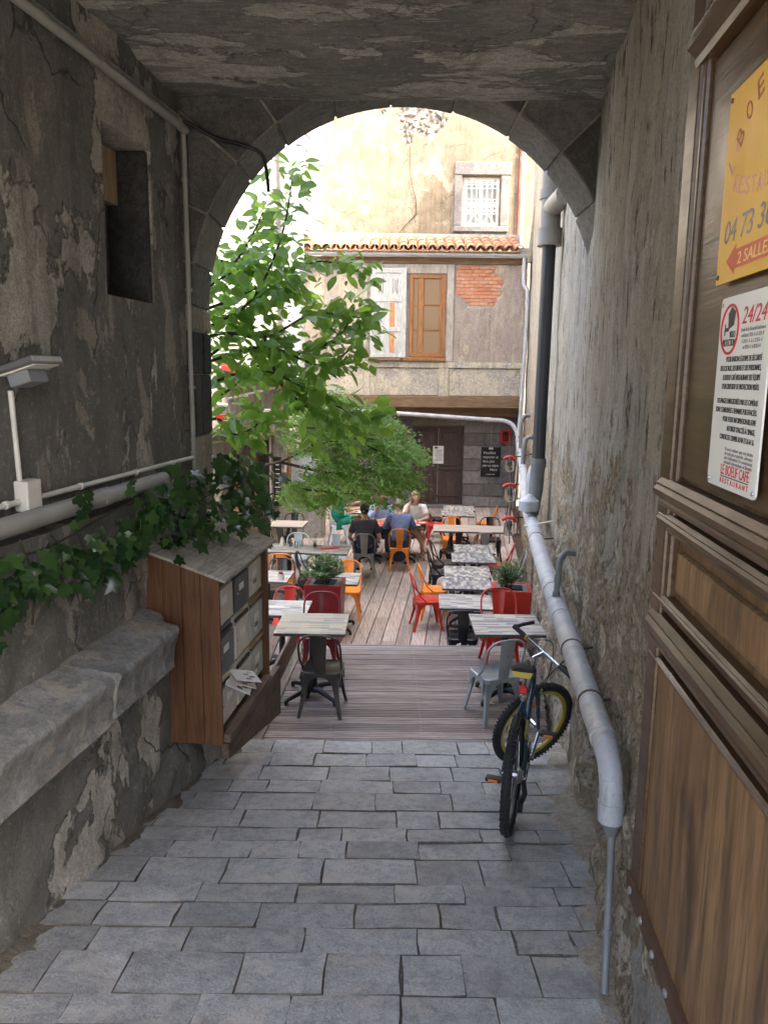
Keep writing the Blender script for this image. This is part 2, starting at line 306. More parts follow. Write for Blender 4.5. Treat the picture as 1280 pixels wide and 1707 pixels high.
def laminate(name,rot,pal,bw=.2,rh=.03):
    m=NT(name); v=m.co((1,1,1),rnd_off=True,rot=(0,0,rot))
    br=m.n('TexBrick',{'offset':.37,'offset_frequency':2},Vector=v,Color1=(0,0,0,1),Color2=(1,1,1,1),Mortar=(.5,.5,.5,1),Scale=1.,Mortar_Size=.0,Brick_Width=bw,Row_Height=rh)
    br.inputs['Bias'].default_value=0.
    c=m.ramp(br.outputs['Color'],[(i/len(pal),p) for i,p in enumerate(pal)],'CONSTANT')
    g=m.noise(m.co((3,40,1) if rot==0 else (40,3,1)),2,5,.6); c=m.mix(m.ramp(g,[(.3,0),(.8,.45)]),c,(.2,.19,.18))
    return m.fin(c,.38,m.bump(g,.1,.002),spec=.5)
GREYPAL=[(.40,.38,.34),(.20,.20,.215),(.52,.49,.42),(.145,.15,.17),(.33,.32,.30),(.46,.45,.42),(.25,.24,.235),(.56,.53,.45)]
WARM=[(.40,.35,.26),(.27,.25,.22),(.47,.40,.26),(.36,.33,.28),(.22,.21,.20),(.43,.37,.25),(.34,.33,.31),(.50,.42,.27)]
MT['lam_x']=laminate('striped_laminate_across',0,GREYPAL); MT['lam_y']=laminate('striped_laminate_along',PI/2,[(.13,.135,.165),(.50,.47,.36),(.19,.195,.215),(.36,.35,.33),(.11,.115,.14),(.55,.51,.40),(.26,.26,.27),(.42,.40,.33)],.11,.04)
MT['lam_w']=laminate('warm_striped_laminate',0,WARM); MT['lam_p']=laminate('pale_striped_laminate',0,[(.50,.42,.36),(.38,.33,.30),(.56,.47,.40),(.44,.39,.35)])
MT['edge']=paint('dark_table_edge',(.09,.085,.08),.5)
# ---------------------------------------------------------------- setting
K=.153
def rx(y): return .565+K*y          # right wall face
def lx(y,off=0.): return -1.99+off+K*y
def gz(y): return 1.6-.16*max(0,y)
PLAT,EDGE=.42,5.58
def grid_mesh(us,vs,fn):
    mb=MB(); nu,nv=len(us),len(vs)
    mb.v=[tuple(fn(u,v)) for v in vs for u in us]
    mb.f=[(j*nu+i,j*nu+i+1,(j+1)*nu+i+1,(j+1)*nu+i) for j in range(nv-1) for i in range(nu-1)]
    return mb
def lin(a,b,n): return [a+(b-a)*i/(n-1) for i in range(n)]
def with_breaks(vals,br,e=.003):
    s=[v for v in vals if all(abs(v-b)>.02 for b in br)]
    for b in br: s+=[b-e,b+e]
    return sorted(s)
# ground: one sheet, street level, sloping through the passage, stepping down to the courtyard
mb=MB(); prof=[(-60,1.6),(-2,1.6),(0,1.6)]+[(y,gz(y)-.010) for y in lin(.3,EDGE-.02,14)]+[(EDGE-.01,.3),(EDGE+.1,-.09),(60,-.09)]
xs=[-60,-8,-2.5,0,2.5,8,60]
mb=grid_mesh(xs,list(range(len(prof))),lambda x,i:(x,prof[int(i)][0],prof[int(i)][1]))
ground=tag(mb.build('ground',MT['joint']),kind='structure')
# pavers
y=.9; row=0; npav=0
while y<EDGE-.05:
    d=rnd.uniform(.16,.29)
    if y+d>EDGE-.06: d=EDGE-y
    x=lx(y,-.02)+rnd.uniform(-.25,-.02); xend=rx(y)+.05
    skew=rnd.uniform(-.006,.014)
    while x<xend:
        wd=rnd.uniform(.22,.5)
        if xend-(x+wd)<.13: wd=xend-x
        x0,x1=max(x,lx(y,-.02)),x+wd
        if x1-x0>.07 and y>1.5:
            g=.0015; j=lambda s=.012: rnd.uniform(-s,s)
            cy_=y+d/2; cx=(x0+x1)/2
            P=[(x0+g,y+g),(cx+j(.04),y+g+j(.003)),(x1-g,y+g),(x1-g+j(.006),cy_+j(.03)),(x1-g,y+d-g),(cx+j(.04),y+d-g+j(.003)),(x0+g,y+d-g),(x0+g+j(.006),cy_+j(.03))]
            P=[(px+j(.004)-cx,py+j(.0035)+skew*(px-cx)-cy_) for px,py in P]
            dz=rnd.uniform(-.004,.005); tx,ty=rnd.uniform(-.02,.02),rnd.uniform(-.03,.03)
            top=lambda px,py,h: h+dz+tx*px+ty*py-.16*py
            vs=[(px,py,-.06) for px,py in P]+[(px,py,top(px,py,-.004+j(.002))) for px,py in P]+[(px*.987,py*.978,top(px,py,j(.0025))) for px,py in P]+[(j(.03),j(.03),dz+rnd.uniform(.0,.004))]
            fs=[]
            for a in range(8):
                b=(a+1)%8; fs+=[(a,b,8+b,8+a),(8+a,8+b,16+b,16+a),(16+a,16+b,24)]
            m_=MB().add(vs,fs); po=m_.build('paver',MT['paver'],ground,smooth=.35,loc=(cx,cy_,gz(cy_))); po.data.materials.append(MT['joint'])
            for pg in po.data.polygons:
                if len(pg.vertices)==4: pg.material_index=1; npav+=1
        x+=wd
    y+=d; row+=1
# right wall: one long wall from the gateway to the back of the courtyard
def rdisp(u,z):
    g=gz(u) if u<EDGE else 0
    n=fbm(u*1.3,z*1.3,3.1,5)*.02+fbm(u*6,z*2.4,7.7,4)*.006
    rough=1-smooth01(1.9,3.1,z-.25*math.sin(u*2.1)) if u<7 else 1-smooth01(.8,2.2,z)
    st=noise.cell_vector(Vector((u*2.6+.6*fbm(u,z,2,2),z*3.2,1.)))[0]-.5
    n+=rough*(fbm(u*4,z*5,.3,4)*.05+st*.05*(.5+.5*fbm(u*.8,z*.8,4,2))+fbm(u*13,z*13,2,3)*.014+.006)
    n+=max(0,.06*(1-(z-g)/.4))*(.4+.6*abs(fbm(u*2.2,z,5,3)))
    if 4.35<u<5.6: n*=1-.65*smooth01(4.35,4.6,u)*(1-smooth01(5.3,5.6,u))*(1-smooth01(1.4,1.9,z))
    if 3.55<u<4.35 and z<g+.62 and u<EDGE: n-=.17*smooth01(3.55,3.6,u)*(1-smooth01(4.25,4.35,u))
    return n
us=lin(-.35,9.5,200)+lin(9.7,21.2,80); zs=lin(-.1,3.2,80)+lin(3.3,13,70)
mb=grid_mesh(us,zs,lambda u,z:(rx(u)-rdisp(u,z),u,z))
n0=len(mb.v); mb.add([(rx(-.35)+.02,-.35,-.1),(rx(-.35)+.6,-.35,-.1),(rx(-.35)+.6,-.35,13),(rx(-.35)+.02,-.35,13),(rx(21.2)+.02,21.2,-.1),(rx(21.2)+.6,21.2,-.1),(rx(21.2)+.6,21.2,13),(rx(21.2)+.02,21.2,13)],[(0,1,2,3),(5,4,7,6),(1,5,6,2),(3,2,6,7)])
rw=mb.build('passage_wall',MT['wall_r'],smooth=.9); tag(rw,'tall worn grey plaster wall with crumbling rubble base carrying the sloping grey pipe','wall')
# plank in the recess at the foot of the wall
b=MB(); b.box((rx(4.0)+.06,4.02,gz(4.0)+.12),(.03,.16,.34),rz=-.15); tag(b.build('loose_plank',MT['sandstone'],bev=.004),'short pale plank leaning in the hollow at the foot of the rubble wall','plank')
# left wall with bench plinth, ledge and window niche
NY0,NY1,NZ0,NZ1=4.36,4.93,3.93,4.82
def loff(u,z):
    o=.0 if z<2.0 else (-.11 if z<2.77 else -.2)
    n=fbm(u*1.1,z*1.1,9.3,5)*.014
    if z<2.77: n+=fbm(u*5,z*5,4.2,4)*.022
    if z<gz(u)+.35: n+=.05*(1-(z-gz(u))/.35)*(.5+.5*fbm(u*3,z*3,1,3))
    if NY0<u<NY1 and NZ0<z<NZ1: return -.46
    return o+n
us=with_breaks(lin(-.35,5.4,110),[NY0,NY1]); zs=with_breaks(lin(.5,5.45,110),[2.0,2.77,NZ0,NZ1])
mb=grid_mesh(us,zs,lambda u,z:(lx(u,loff(u,z)),u,z))
a0,a1=lx(-.35,-.9),lx(5.4,-.9)
mb.add([(a0,-.35,.5),(a1,5.4,.5),(a1,5.4,5.45),(a0,-.35,5.45)],[(0,1,2,3)])
lw=mb.build('passage_wall',MT['wall_l'],smooth=.7); tag(lw,'dark peeling plaster wall of the passage with a small window niche and ledge','wall')
# window in the niche
def LM(u,off,z): return Vector((lx(u,off),u,z))
win=thing('niche_window','small wooden window set deep in the niche of the dark peeling wall','window',LM(4.64,-.40,3.94))
ang=math.atan(K)
def lbox(mb,u0,u1,o0,o1,z0,z1,base=Vector((0,0,0))):
    b=[LM(u0,o0,z0),LM(u0,o1,z0),LM(u1,o1,z0),LM(u1,o0,z0)]; t=[LM(u0,o0,z1),LM(u0,o1,z1),LM(u1,o1,z1),LM(u1,o0,z1)]
    mb.hexa([p-base for p in b],[p-base for p in t])
B0=win.location.copy()
m_=MB(); lbox(m_,NY0+.01,NY0+.06,-.45,-.38,3.94,4.81,B0); lbox(m_,NY0+.13,NY0+.23,-.45,-.36,3.94,4.5,B0); lbox(m_,NY0+.06,NY1-.01,-.45,-.39,4.5,4.81,B0); m_.build('window_frame',MT['niche'],win,bev=.004)
m_=MB(); lbox(m_,NY1-.03,NY1+.004,-.455,-.215,3.935,4.815,B0); m_.build('reveal_stone',MT['basalt_black'],win,bev=.006)
m_=MB(); lbox(m_,NY0+.06,NY0+.13,-.45,-.43,3.94,4.5,B0); m_.build('pane',MT['glassd'],win)
# ceiling
us=with_breaks(lin(-.35,5.41,60),[4.72]); xs_=lin(0,1,44)
def cz(u,t):
    x=lx(u,-.25)+t*(rx(u)+.05-lx(u,-.25))
    z=5.31-(.035 if u>4.72+.02*math.sin(t*9) else 0)+fbm(x*1.2,u*1.2,3,4)*.02+fbm(x*3,u*6,1,3)*.006
    return (x,u,z)
mb=grid_mesh(us,xs_,cz); ce=mb.build('passage_ceiling',MT['ceiling'],smooth=.8); tag(ce,kind='structure')
m_=MB(); m_.hexa([(-2.6,-.35,5.36),(2.2,-.35,5.36),(2.2,5.4,5.36),(-2.6,5.4,5.36)],[(-2.6,-.35,11),(2.2,-.35,11),(2.2,5.4,11),(-2.6,5.4,11)])
tag(m_.build('gatehouse',MT['concrete']),'upper storey of the building above the covered passage','building')
# arch wall
AY0,AY1,ACX,ACZ,AR=5.405,5.93,.115,3.965,1.44
arch=thing('arch_wall','dark stone arch with pale joints spanning the end of the passage','archway',(ACX,AY0,ACZ))
def vous(a0,a1,r0,r1,y0,y1,mat,name,nseg=5,bev=.006):
    pts=[(r0,a0+(a1-a0)*i/nseg) for i in range(nseg+1)]+[(r1,a1+(a0-a1)*i/nseg) for i in range(nseg+1)]
    poly=[(r*math.cos(a),r*math.sin(a)) for r,a in pts]
    M=Matrix(((1,0,0,0),(0,0,1,0),(0,1,0,0),(0,0,0,1)))
    return MB().prism(poly,y0,y1,M).build(name,mat,arch,bev=bev)
angs=[0,.235,.50,.775,1.03,1.33,1.64,1.92,2.20,2.45,2.72,2.95,PI]
for i in range(len(angs)-1):
    g=.0055; r1=AR+.40+(.06 if i%2 else 0)
    y0=rnd.uniform(-.006,.006)
    vous(angs[i]+g,angs[i+1]-g,AR+rnd.uniform(-.008,.008),AR+.30,y0+.012,AY1-AY0,MT['voussoir'],'voussoir')
    vous(angs[i]+g,angs[i+1]-g,AR+.012,AR+.62+.08*(i%2),y0,y0+.1,MT['basalt'] if i not in(3,) else MT['block'],'face_stone')
# jamb stones under the arch springing, left side
z=.2; i=0; jx=ACX-AR
hs=[.5,.42,.38,.34,.46,.40,.36,.44,.30,.38]
while z<ACZ-.01:
    h=min(hs[i%10],ACZ-z); 
    if ACZ-(z+h)<.1: h=ACZ-z
    mt=MT['sandstone'] if i not in (7,8) else MT['basalt_black']
    cut=rnd.uniform(.18,.34)
    for (ya,yb) in ((0,cut-.004),(cut+.004,AY1-AY0)):
        o=rnd.uniform(-.008,.008)
        MB().box((jx-ACX-.35-o,(ya+yb)/2,z+h/2-ACZ),(.7,yb-ya,h-.008)).build('jamb_stone',mt,arch,bev=.012)
    z+=h; i+=1
# wall mass around the opening (mortared core set back behind the stones)
n=28; op=[(math.cos(PI*i/n)*(AR+.012),math.sin(PI*i/n)*(AR+.012)) for i in range(n+1)]
poly=[(2.6,-4.1),(2.6,7.),(-3.6,7.),(-3.6,-4.1),(-AR-.012,-4.1)]+[(x,z) for x,z in reversed(op)]+[(AR+.012,-4.1)]
M=Matrix(((1,0,0,0),(0,0,1,0),(0,1,0,0),(0,0,0,1)))
core=MB(); 
for i in range(n):   # build as strips so the opening stays clean
    (x0,z0),(x1,z1)=op[i],op[i+1]
    core.prism([(x0,z0),(x0,7.),(x1,7.),(x1,z1)],.014,AY1-AY0-.02,M)
core.prism([(AR+.012,-4.1),(2.6,-4.1),(2.6,7.),(AR+.012,7.)],.014,AY1-AY0-.02,M)
core.prism([(-3.6,-4.1),(-AR-.012,-4.1),(-AR-.012,7.),(-3.6,7.)],.014,AY1-AY0-.02,M)
core.build('wall_core',MT['mortar'],arch)
# bench: two slabs resting on the lower wall
def slab(u0,u1,wd,z0,z1,back,name,label,seed,endcut=0.):
    mb=MB(); nu,nc=70,26
    sec=[]
    for c in range(nc):
        t=c/(nc-1)
        if t<.45: s=t/.45; sec.append((back+(wd-.02-back)*s,z1+.05*(1-s)-.004*s))
        elif t<.6: a=(t-.45)/.15*PI/2; sec.append((wd-.02+.025*math.sin(a),z1-.004-.03*(1-math.cos(a))))
        else: s=(t-.6)/.4; sec.append((wd+.005-.03*math.sin(s*3)*(s<.7)-(wd-.03)*max(0,(s-.6)/.4)**1.4,z1-.034-(z1-z0-.034)*min(1,s*1.15)))
    vs=[]
    for i in range(nu):
        u=u0+(u1-u0)*i/(nu-1)
        for (o,z) in sec:
            n=fbm(u*2,o*4,z*3+seed,4)*.016+fbm(u*13,o*14,z*14+seed,4)*.010*(1 if o>wd-.05 else .2)
            e=endcut*smooth01(.80,1,i/(nu-1))*max(0,(o-back)/(wd-back))**2
            uu=u+(fbm(o*5,z*6,seed,3)*.03 if i in(0,nu-1) else 0)
            p=LM(uu,o+n-e*.5,z+n*.8); vs.append(p)
    fs=[(i*nc+c,i*nc+c+1,(i+1)*nc+c+1,(i+1)*nc+c) for i in range(nu-1) for c in range(nc-1)]
    fs+=[tuple(range(nc-1,-1,-1)),tuple((nu-1)*nc+c for c in range(nc))]
    base=LM((u0+u1)/2,.0,z0); vs=[p-base for p in vs]
    o=MB().add(vs,fs).build(name,MT['bench'],smooth=.7,loc=base); return tag(o,label,'bench')
slab(.4,3.53,.155,1.76,2.06,-.13,'stone_bench','long grey stone bench slab with worn top built along the dark wall',3.)
slab(3.535,4.40,.168,1.79,2.07,-.13,'stone_bench','short pale broken-edged bench slab ending against the brown letterbox cabinet',8.,.30)

# sandy grit gathered along the foot of both walls
def grit(name,edge,side,y0,y1,wmax,mat,seed,label=None):
    us=lin(y0,y1,90); mb=grid_mesh(us,lin(0,1,9),lambda u,t:(edge(u)+side*(-.10+t*(.10+wmax*(.25+.75*max(0,.45+fbm(u*1.6,seed,0,4)))) ),u,gz(u)+.016*(1-t)**1.5*(1+fbm(u*9,t*5,seed,3))+.003-.016*t**3+.004*fbm(u*22,t*12,seed,3)))
    o=mb.build(name,mat,smooth=1.); tag(o,kind='stuff'); return o
grit('grit',rx,-1,1.9,5.5,.30,MT['sand'],3.3); grit('grit',lambda u:lx(u,0),1,1.9,5.4,.22,MT['dirt'],8.1)
# ---------------------------------------------------------------- platform and deck
plat=MB().box((.15,7.05,PLAT-.12),(2.5,2.9,.12)).build('platform',MT['plinth']); tag(plat,kind='structure')
def plx0(y): return -1.10+.05*(y-6.2)
def board_profile(n=4,w=.136,h=.03):
    pr=[(-w/2,-h)]
    for i in range(n):
        a=-w/2+w*i/n; b=a+w/n
        pr+=[(a+.001,-.008),(a+w/n*.16,0),(b-w/n*.16,0),(b-.001,-.008)]
    return pr+[(w/2,-h)]
prb=board_profile()
yb=EDGE+.10; 
while yb<8.50:
    x0,x1=plx0(yb)-.02,min(rx(yb)-.07,1.66); L=x1-x0
    vs=[(-L/2,a,b) for a,b in prb]+[(L/2,a,b) for a,b in prb]; n=len(prb)
    fs=[(i,(i+1)%n,n+(i+1)%n,n+i) for i in range(n)]+[tuple(range(n-1,-1,-1)),tuple(range(n,2*n))]
    o=MB().add(vs,fs).build('board',MT['platform'],plat,loc=((x0+x1)/2,yb,PLAT+rnd.uniform(-.002,.002)))
    o.rotation_euler=(rnd.uniform(-.006,.006),0,rnd.uniform(-.002,.002)+.003)
    yb+=.1455
# screw heads in two lines
for sx in (-.45,.35,.9):
    s_=MB()
    yy=EDGE+.1
    while yy<8.5:
        for q in(-.035,.035): s_.lathe([(.005,0),(.005,.002),(.003,.003)],6,Matrix.Translation((sx+rnd.uniform(-.006,.006),yy+q,PLAT)))
        yy+=.1455
    s_.build('screw_row',MT['steel'],plat)['kind']='stuff'
MB().box((.3,8.535,PLAT-.012),(2.6,.035,.03)).build('edge_strip',MT['pvcdark'],plat)
MB().box((.3,8.50,PLAT/2-.04),(2.6,.03,PLAT-.06)).build('riser',MT['plinth'],plat)
# low board screen along the left edge of the platform
fas=thing('board_screen','low dark screen of three stacked boards edging the wooden platform','screen',(plx0(7)-.04,7.0,PLAT))
for i in range(3):
    y0,y1=EDGE+.05,8.48
    b=MB(); zb=i*.085
    p=lambda y,o:(plx0(y)+o-fas.location.x,y-7.0)
    b.hexa([(*p(y0,-.03),zb),(*p(y0,.0),zb),(*p(y1,.0),zb),(*p(y1,-.03),zb)],[(*p(y0,-.03),zb+.08),(*p(y0,.0),zb+.08),(*p(y1,.0),zb+.08),(*p(y1,-.03),zb+.08)])
    b.build('board',MT['plinth'],fas,bev=.004)
b=MB(); b.hexa([(*p(y0,.004),-.0),(*p(y0,.085),-.0),(*p(y1,.085),0),(*p(y1,.004),0)],[(*p(y0,.004),.028),(*p(y0,.085),.022),(*p(y1,.085),.022),(*p(y1,.004),.028)]); b.build('skirting',MT['roofwood'],fas,bev=.004)
b=MB(); b.box((0,0,0),(.5,2.9,.03)); o=b.build('side_floor',MT['plinth'],fas,loc=(-.28,.03,.235))
deck=MB().box((.4,14.8,-.06),(9,13,.05)).build('deck',MT['plinth']); tag(deck,kind='structure')
kb=.105; bw=.196
for i in range(-20,22):
    xb=-.1+i*bw      # board centre at y=10
    ys=8.56; 
    if xb+kb*(ys-10)<-2.9: ys=10+(-2.9-xb)/kb
    ye=20.75
    lim=lambda y: rx(y)-.09
    # keep the board left of the right wall
    while ys<ye and xb+bw/2+kb*(ys-10)>lim(ys): ys+=.25
    if ye-ys<.6 or xb+kb*(ye-10)<-2.6: continue
    cuts=[ys]; c=ys+rnd.uniform(1.,4.2)
    while c<ye-.8: cuts.append(c); c+=rnd.uniform(3.2,4.4)
    cuts.append(ye)
    for a,b_ in zip(cuts,cuts[1:]):
        m_=MB(); L=b_-a-.004; wv=bw/2-.005; dx=kb*L/2
        m_.hexa([(-wv-dx,-L/2,-.028),(wv-dx,-L/2,-.028),(wv+dx,L/2,-.028),(-wv+dx,L/2,-.028)],[(-wv-dx,-L/2,0),(wv-dx,-L/2,0),(wv+dx,L/2,0),(-wv+dx,L/2,0)])
        yc=(a+b_)/2; m_.build('board',MT['deck'],deck,bev=.003,loc=(xb+kb*(yc-10),yc,rnd.uniform(-.003,.001)))
# ---------------------------------------------------------------- house at the back of the courtyard
YB,YF,YT=20.8,20.0,22.5
hs_=thing('timber_house','timber-framed house with stained plaster, brown door and tiled roof at the courtyard end','house',(0.7,YB,0))
HB=hs_.location.copy()
def hp(name,mat,boxes,parent=None,bev=0,smooth=None):
    m_=MB()
    for x0,x1,y0,y1,z0,z1 in boxes: m_.box(((x0+x1)/2-HB.x,(y0+y1)/2-HB.y,(z0+z1)/2),(x1-x0,y1-y0,z1-z0))
    return m_.build(name,mat,parent or hs_,bev=bev,smooth=smooth)
XL,XR=-2.6,3.62
# ground floor wall of dark blocks around the door opening
hp('wall_core',MT['mortar'],[(XL,.80,YB+.03,YB+.4,-.1,2.75),(2.10,XR,YB+.03,YB+.4,-.1,2.75),(.80,2.10,YB+.03,YB+.4,2.2,2.75)])
zz=0; r_=0
for h in (.30,.34,.36,.33,.36,.34,.36,.34):
    for xa,xb_ in ((XL,.76),(2.13,XR-.02)):
        x=xa-(.2 if r_%2 else 0)
        while x<xb_:
            wv=rnd.uniform(.5,.85); x0=max(x,xa); x1=min(x+wv,xb_)
            if xb_-x1<.2: x1=xb_
            if x1-x0>.08: hp('stone_block',MT['block'],[(x0+.006,x1-.006,YB-.0+rnd.uniform(-.012,.012),YB+.1,zz+.006,zz+h-.006)],bev=.012)
            x=x1 if x1==xb_ else x+wv
    zz+=h; r_+=1
hp('doorstep',MT['block'],[(.72,2.2,YB-.25,YB+.1,-.03,.07)],bev=.015)
# double door
def dleaf(x0,x1):
    d=hp('door',MT['backdoor'],[(x0,x1,YB+.02,YB+.06,.08,2.14)],bev=.004)
    for za,zb in ((.18,.98),(1.12,2.04)):
        hp('door_panel',MT['backdoor'],[(x0+.09,x1-.09,YB+.005,YB+.03,za,zb)],d,bev=.012)
    return d
d1=dleaf(.83,1.44); d2=dleaf(1.455,2.07)
hp('door_rail',MT['backdoor'],[(1.46,2.06,YB-.02,YB+.018,1.02,1.09)],d2,bev=.006); hp('door_rail',MT['backdoor'],[(1.40,2.06,YB-.02,YB+.018,.28,.33)],d2,bev=.006)
hp('door_frame',MT['backdoor'],[(.76,.825,YB-.02,YB+.12,.07,2.2),(2.075,2.13,YB-.02,YB+.12,.07,2.2),(.825,2.075,YB-.02,YB+.12,2.145,2.2)],bev=.005)
# overhanging upper floor
def brickpatch(x,z):
    cx,cz=2.38,5.72; dx=(x-cx)/.62; dz=(z-cz)/.62
    if 1.72<x and z>5.55 and x<3.0 and z<6.22: 
        if x<2.85+.2*fbm(x*2,z*3,1,3): return True
    return dx*dx+dz*dz<.72+.35*fbm(x*2.6,z*2.6,4,4) and z<6.22 and x>1.74
us=lin(XL,XR-.1,170); zs=lin(3.82,6.32,80)
mb=grid_mesh(us,zs,lambda x,z:(x-HB.x,YF-HB.y+(.022 if brickpatch(x,z) else 0)-fbm(x*2,z*2,3,4)*.008,z))
up_w=mb.build('upper_wall',MT['timber_plaster'],hs_,smooth=.8)
hp('upper_core',MT['mortar'],[(XL,XR-.1,YF+.05,YB+1.6,2.75,6.34)])
for j in range(14):
    z0=5.02+j*.088; x=1.745-(.11 if j%2 else 0)
    while x<3.2:
        x0=max(x,1.745); x1=x+.225
        if brickpatch((x0+x1)/2,z0+.04) and x1-x0>.08:
            hp('brick',MT['brick'],[(x0+.004,x1-.008,YF+.004+rnd.uniform(-.004,.006),YF+.06,z0+.004,z0+.08)],up_w,bev=.006)
        x+=.23
# lower panels, posts and beams
hp('beam',MT['beam'],[(XL,XR-.12,YF-.05,YF+.12,2.72,3.02)],bev=.02)
hp('beam',MT['beam'],[(XL,XR-.12,YF+.30,YF+.46,2.50,2.74)],bev=.02)
hp('soffit',MT['beam'],[(XL,XR-.12,YF+.12,YB+.03,2.745,2.80)])
hp('beam',MT['panel_plaster'],[(XL,XR-.14,YF-.045,YF+.04,3.73,3.88)],bev=.012)
for x0,x1 in ((XL,-.56),(-.40,1.36),(1.62,XR-.2)):
    hp('plaster_panel',MT['panel_plaster'],[(x0,x1,YF+.0,YF+.05,3.03,3.72)],bev=.01)
for x0,x1 in ((-.56,-.40),(1.36,1.62),(XR-.2,XR-.12)): hp('post',MT['panel_plaster'],[(x0,x1,YF-.03,YF+.05,3.02,3.73)],bev=.01)
for x0,x1 in ((-.62,-.47),(1.52,1.70)): hp('post',MT['greytimber'],[(x0,x1,YF-.045,YF+.04,3.885,6.28)],bev=.01)
hp('beam',MT['beam'],[(XL,XR-.12,YF-.06,YF+.05,6.285,6.44)],bev=.012)
# window, shutter
hp('lintel',MT['greytimber'],[(-.465,1.515,YF-.035,YF+.04,6.05,6.28)],bev=.01)
wd=hp('window',MT['winwood'],[(.58,.66,YF-.05,YF-.01,4.0,6.03),(1.40,1.49,YF-.05,YF-.01,4.0,6.03),(.66,1.40,YF-.05,YF-.01,5.93,6.03),(.66,1.40,YF-.05,YF-.01,4.0,4.12),(.80,.94,YF-.055,YF-.005,4.12,5.93),(1.34,1.40,YF-.045,YF-.01,4.12,5.93),(.66,.69,YF-.045,YF-.01,4.12,5.93)],bev=.008)
for zb in (4.68,5.30): hp('glazing_bar',MT['winwood'],[(.69,.80,YF-.04,YF-.018,zb-.014,zb+.014),(.94,1.34,YF-.04,YF-.018,zb-.014,zb+.014)],wd)
for x0,x1 in ((.69,.80),(.94,1.34)):
    for z0,z1 in ((4.12,4.667),(4.695,5.286),(5.315,5.93)): hp('pane',MT['glassb'],[(x0+.002,x1-.002,YF-.022,YF-.014,z0+.001,z1-.001)],wd)
hp('window_sill',MT['winwood'],[(.40,1.52,YF-.12,YF-.05,3.90,3.985)],wd,bev=.012)
sh=hp('shutter',MT['shutter'],[(-.40,-.28,YF-.14,YF-.10,3.98,6.17),(.36,.50,YF-.14,YF-.10,3.98,6.17),(-.28,.36,YF-.14,YF-.10,6.04,6.17),(-.28,.36,YF-.14,YF-.10,3.98,4.08),(-.28,.36,YF-.14,YF-.10,5.35,5.45),(-.28,.36,YF-.14,YF-.10,4.62,4.72),(.01,.08,YF-.139,YF-.101,4.08,6.04)],bev=.006)
for x0,x1 in ((-.28,.01),(.08,.36)):
    for z0,z1 in ((4.08,4.62),(4.72,5.35),(5.45,6.04)):
        bare=x0>0 and z1<5.4
        hp('shutter_panel',MT['shutter'],[(x0,x1,YF-.125,YF-.11,z0,z1)],sh)
        if bare: hp('bare_panel',MT['barewood'],[(x0+.01,x0+.13,YF-.128,YF-.12,z0+.02,z1-.02)],sh)
    for q in (-.05,0,.05):
        xm=(x0+x1)/2+q; hp('shutter_slit',MT['iron'],[(xm-.007,xm+.007,YF-.129,YF-.12,5.6-abs(q),5.88+abs(q)*.6)],sh)
hp('shutter_rail',MT['beam'],[(-.45,.36,YF-.16,YF-.05,3.915,3.965)])
# gutter and roof
rf=hp('roof',MT['beam'],[(XL,3.32,YF-.12,YF+.02,6.50,6.58)])
m_=MB(); pf=[(.075*math.cos(a),.075*math.sin(a)) for a in lin(PI,2*PI,9)]+[(.068*math.cos(a),.068*math.sin(a)) for a in lin(2*PI,PI,9)]
m_.prism([(b,a) for a,b in pf],0,XR-.05-XL,Matrix(((0,0,1,XL-HB.x),(0,1,0,YF-.2-HB.y),(1,0,0,6.50),(0,0,0,1)))); m_.build('gutter',MT['zinc'],rf,smooth=.6)
for gx in lin(XL+.4,XR-.3,9): hp('gutter_bracket',MT['zinc'],[(gx-.012,gx+.012,YF-.285,YF-.115,6.49,6.51)],rf)
def tile_mesh():
    vs=[];fs=[]; n=8; Lt=.46
    for yy,zz_,s in ((0,0,1.),(Lt,.14,.93)):
        for th in(0,.018):
            for k in range(n+1):
                a=PI*k/n; r=(.115*s)-th; vs.append((-r*math.cos(a),yy,zz_+r*math.sin(a)*.85))
    m=n+1
    for k in range(n):
        fs+=[(k,k+1,2*m+k+1,2*m+k),(m+k+1,m+k,3*m+k,3*m+k+1),(k+1,k,m+k,m+k+1)]
    return MB().add(vs,fs).mesh('tile',MT['tile'],smooth=.6)
tm=tile_mesh(); vs=None
def pan_mesh():
    vs=[];fs=[];n=6
    for yy,zz_ in((0,0),(.46,.14)):
        for th in(0,.016):
            for k in range(n+1):
                a=PI*k/n; vs.append((-.11*math.cos(a),yy,zz_-.11*math.sin(a)*.8+.045+th))
    m=n+1
    for k in range(n): fs+=[(m+k,m+k+1,3*m+k+1,3*m+k),(k+1,k,m+k,m+k+1),(k,k+1,2*m+k+1,2*m+k)]
    return MB().add(vs,fs).mesh('tile',MT['tile'],smooth=.6)
pm=pan_mesh()
nx=24
for i in range(nx+1):
    for j in range(4):
        x=XL+.15+i*(3.22-XL-.1)/nx
        new_obj('tile',tm,None,rf,(x-HB.x+rnd.uniform(-.008,.008),YF-.20+j*.36-HB.y,6.63+j*.125+rnd.uniform(-.005,.005)),(0,0,rnd.uniform(-.03,.03)))
        if i<nx: new_obj('tile',pm,None,rf,(x+.12-HB.x,YF-.18+j*.36-HB.y,6.60+j*.125+rnd.uniform(-.004,.004)),(0,0,rnd.uniform(-.02,.02)))
hp('roof_deck',MT['beam'],[(XL,3.3,YF+.05,YF+.3,6.5,6.56)],rf)
hp('flashing',MT['zinc'],[(-1.9,3.5,YF+1.22,YF+1.27,7.0,7.22)],rf)
hp('flashing',MT['zinc'],[(3.28,3.62,YF-.1,YF+1.3,6.62,6.68)],rf)
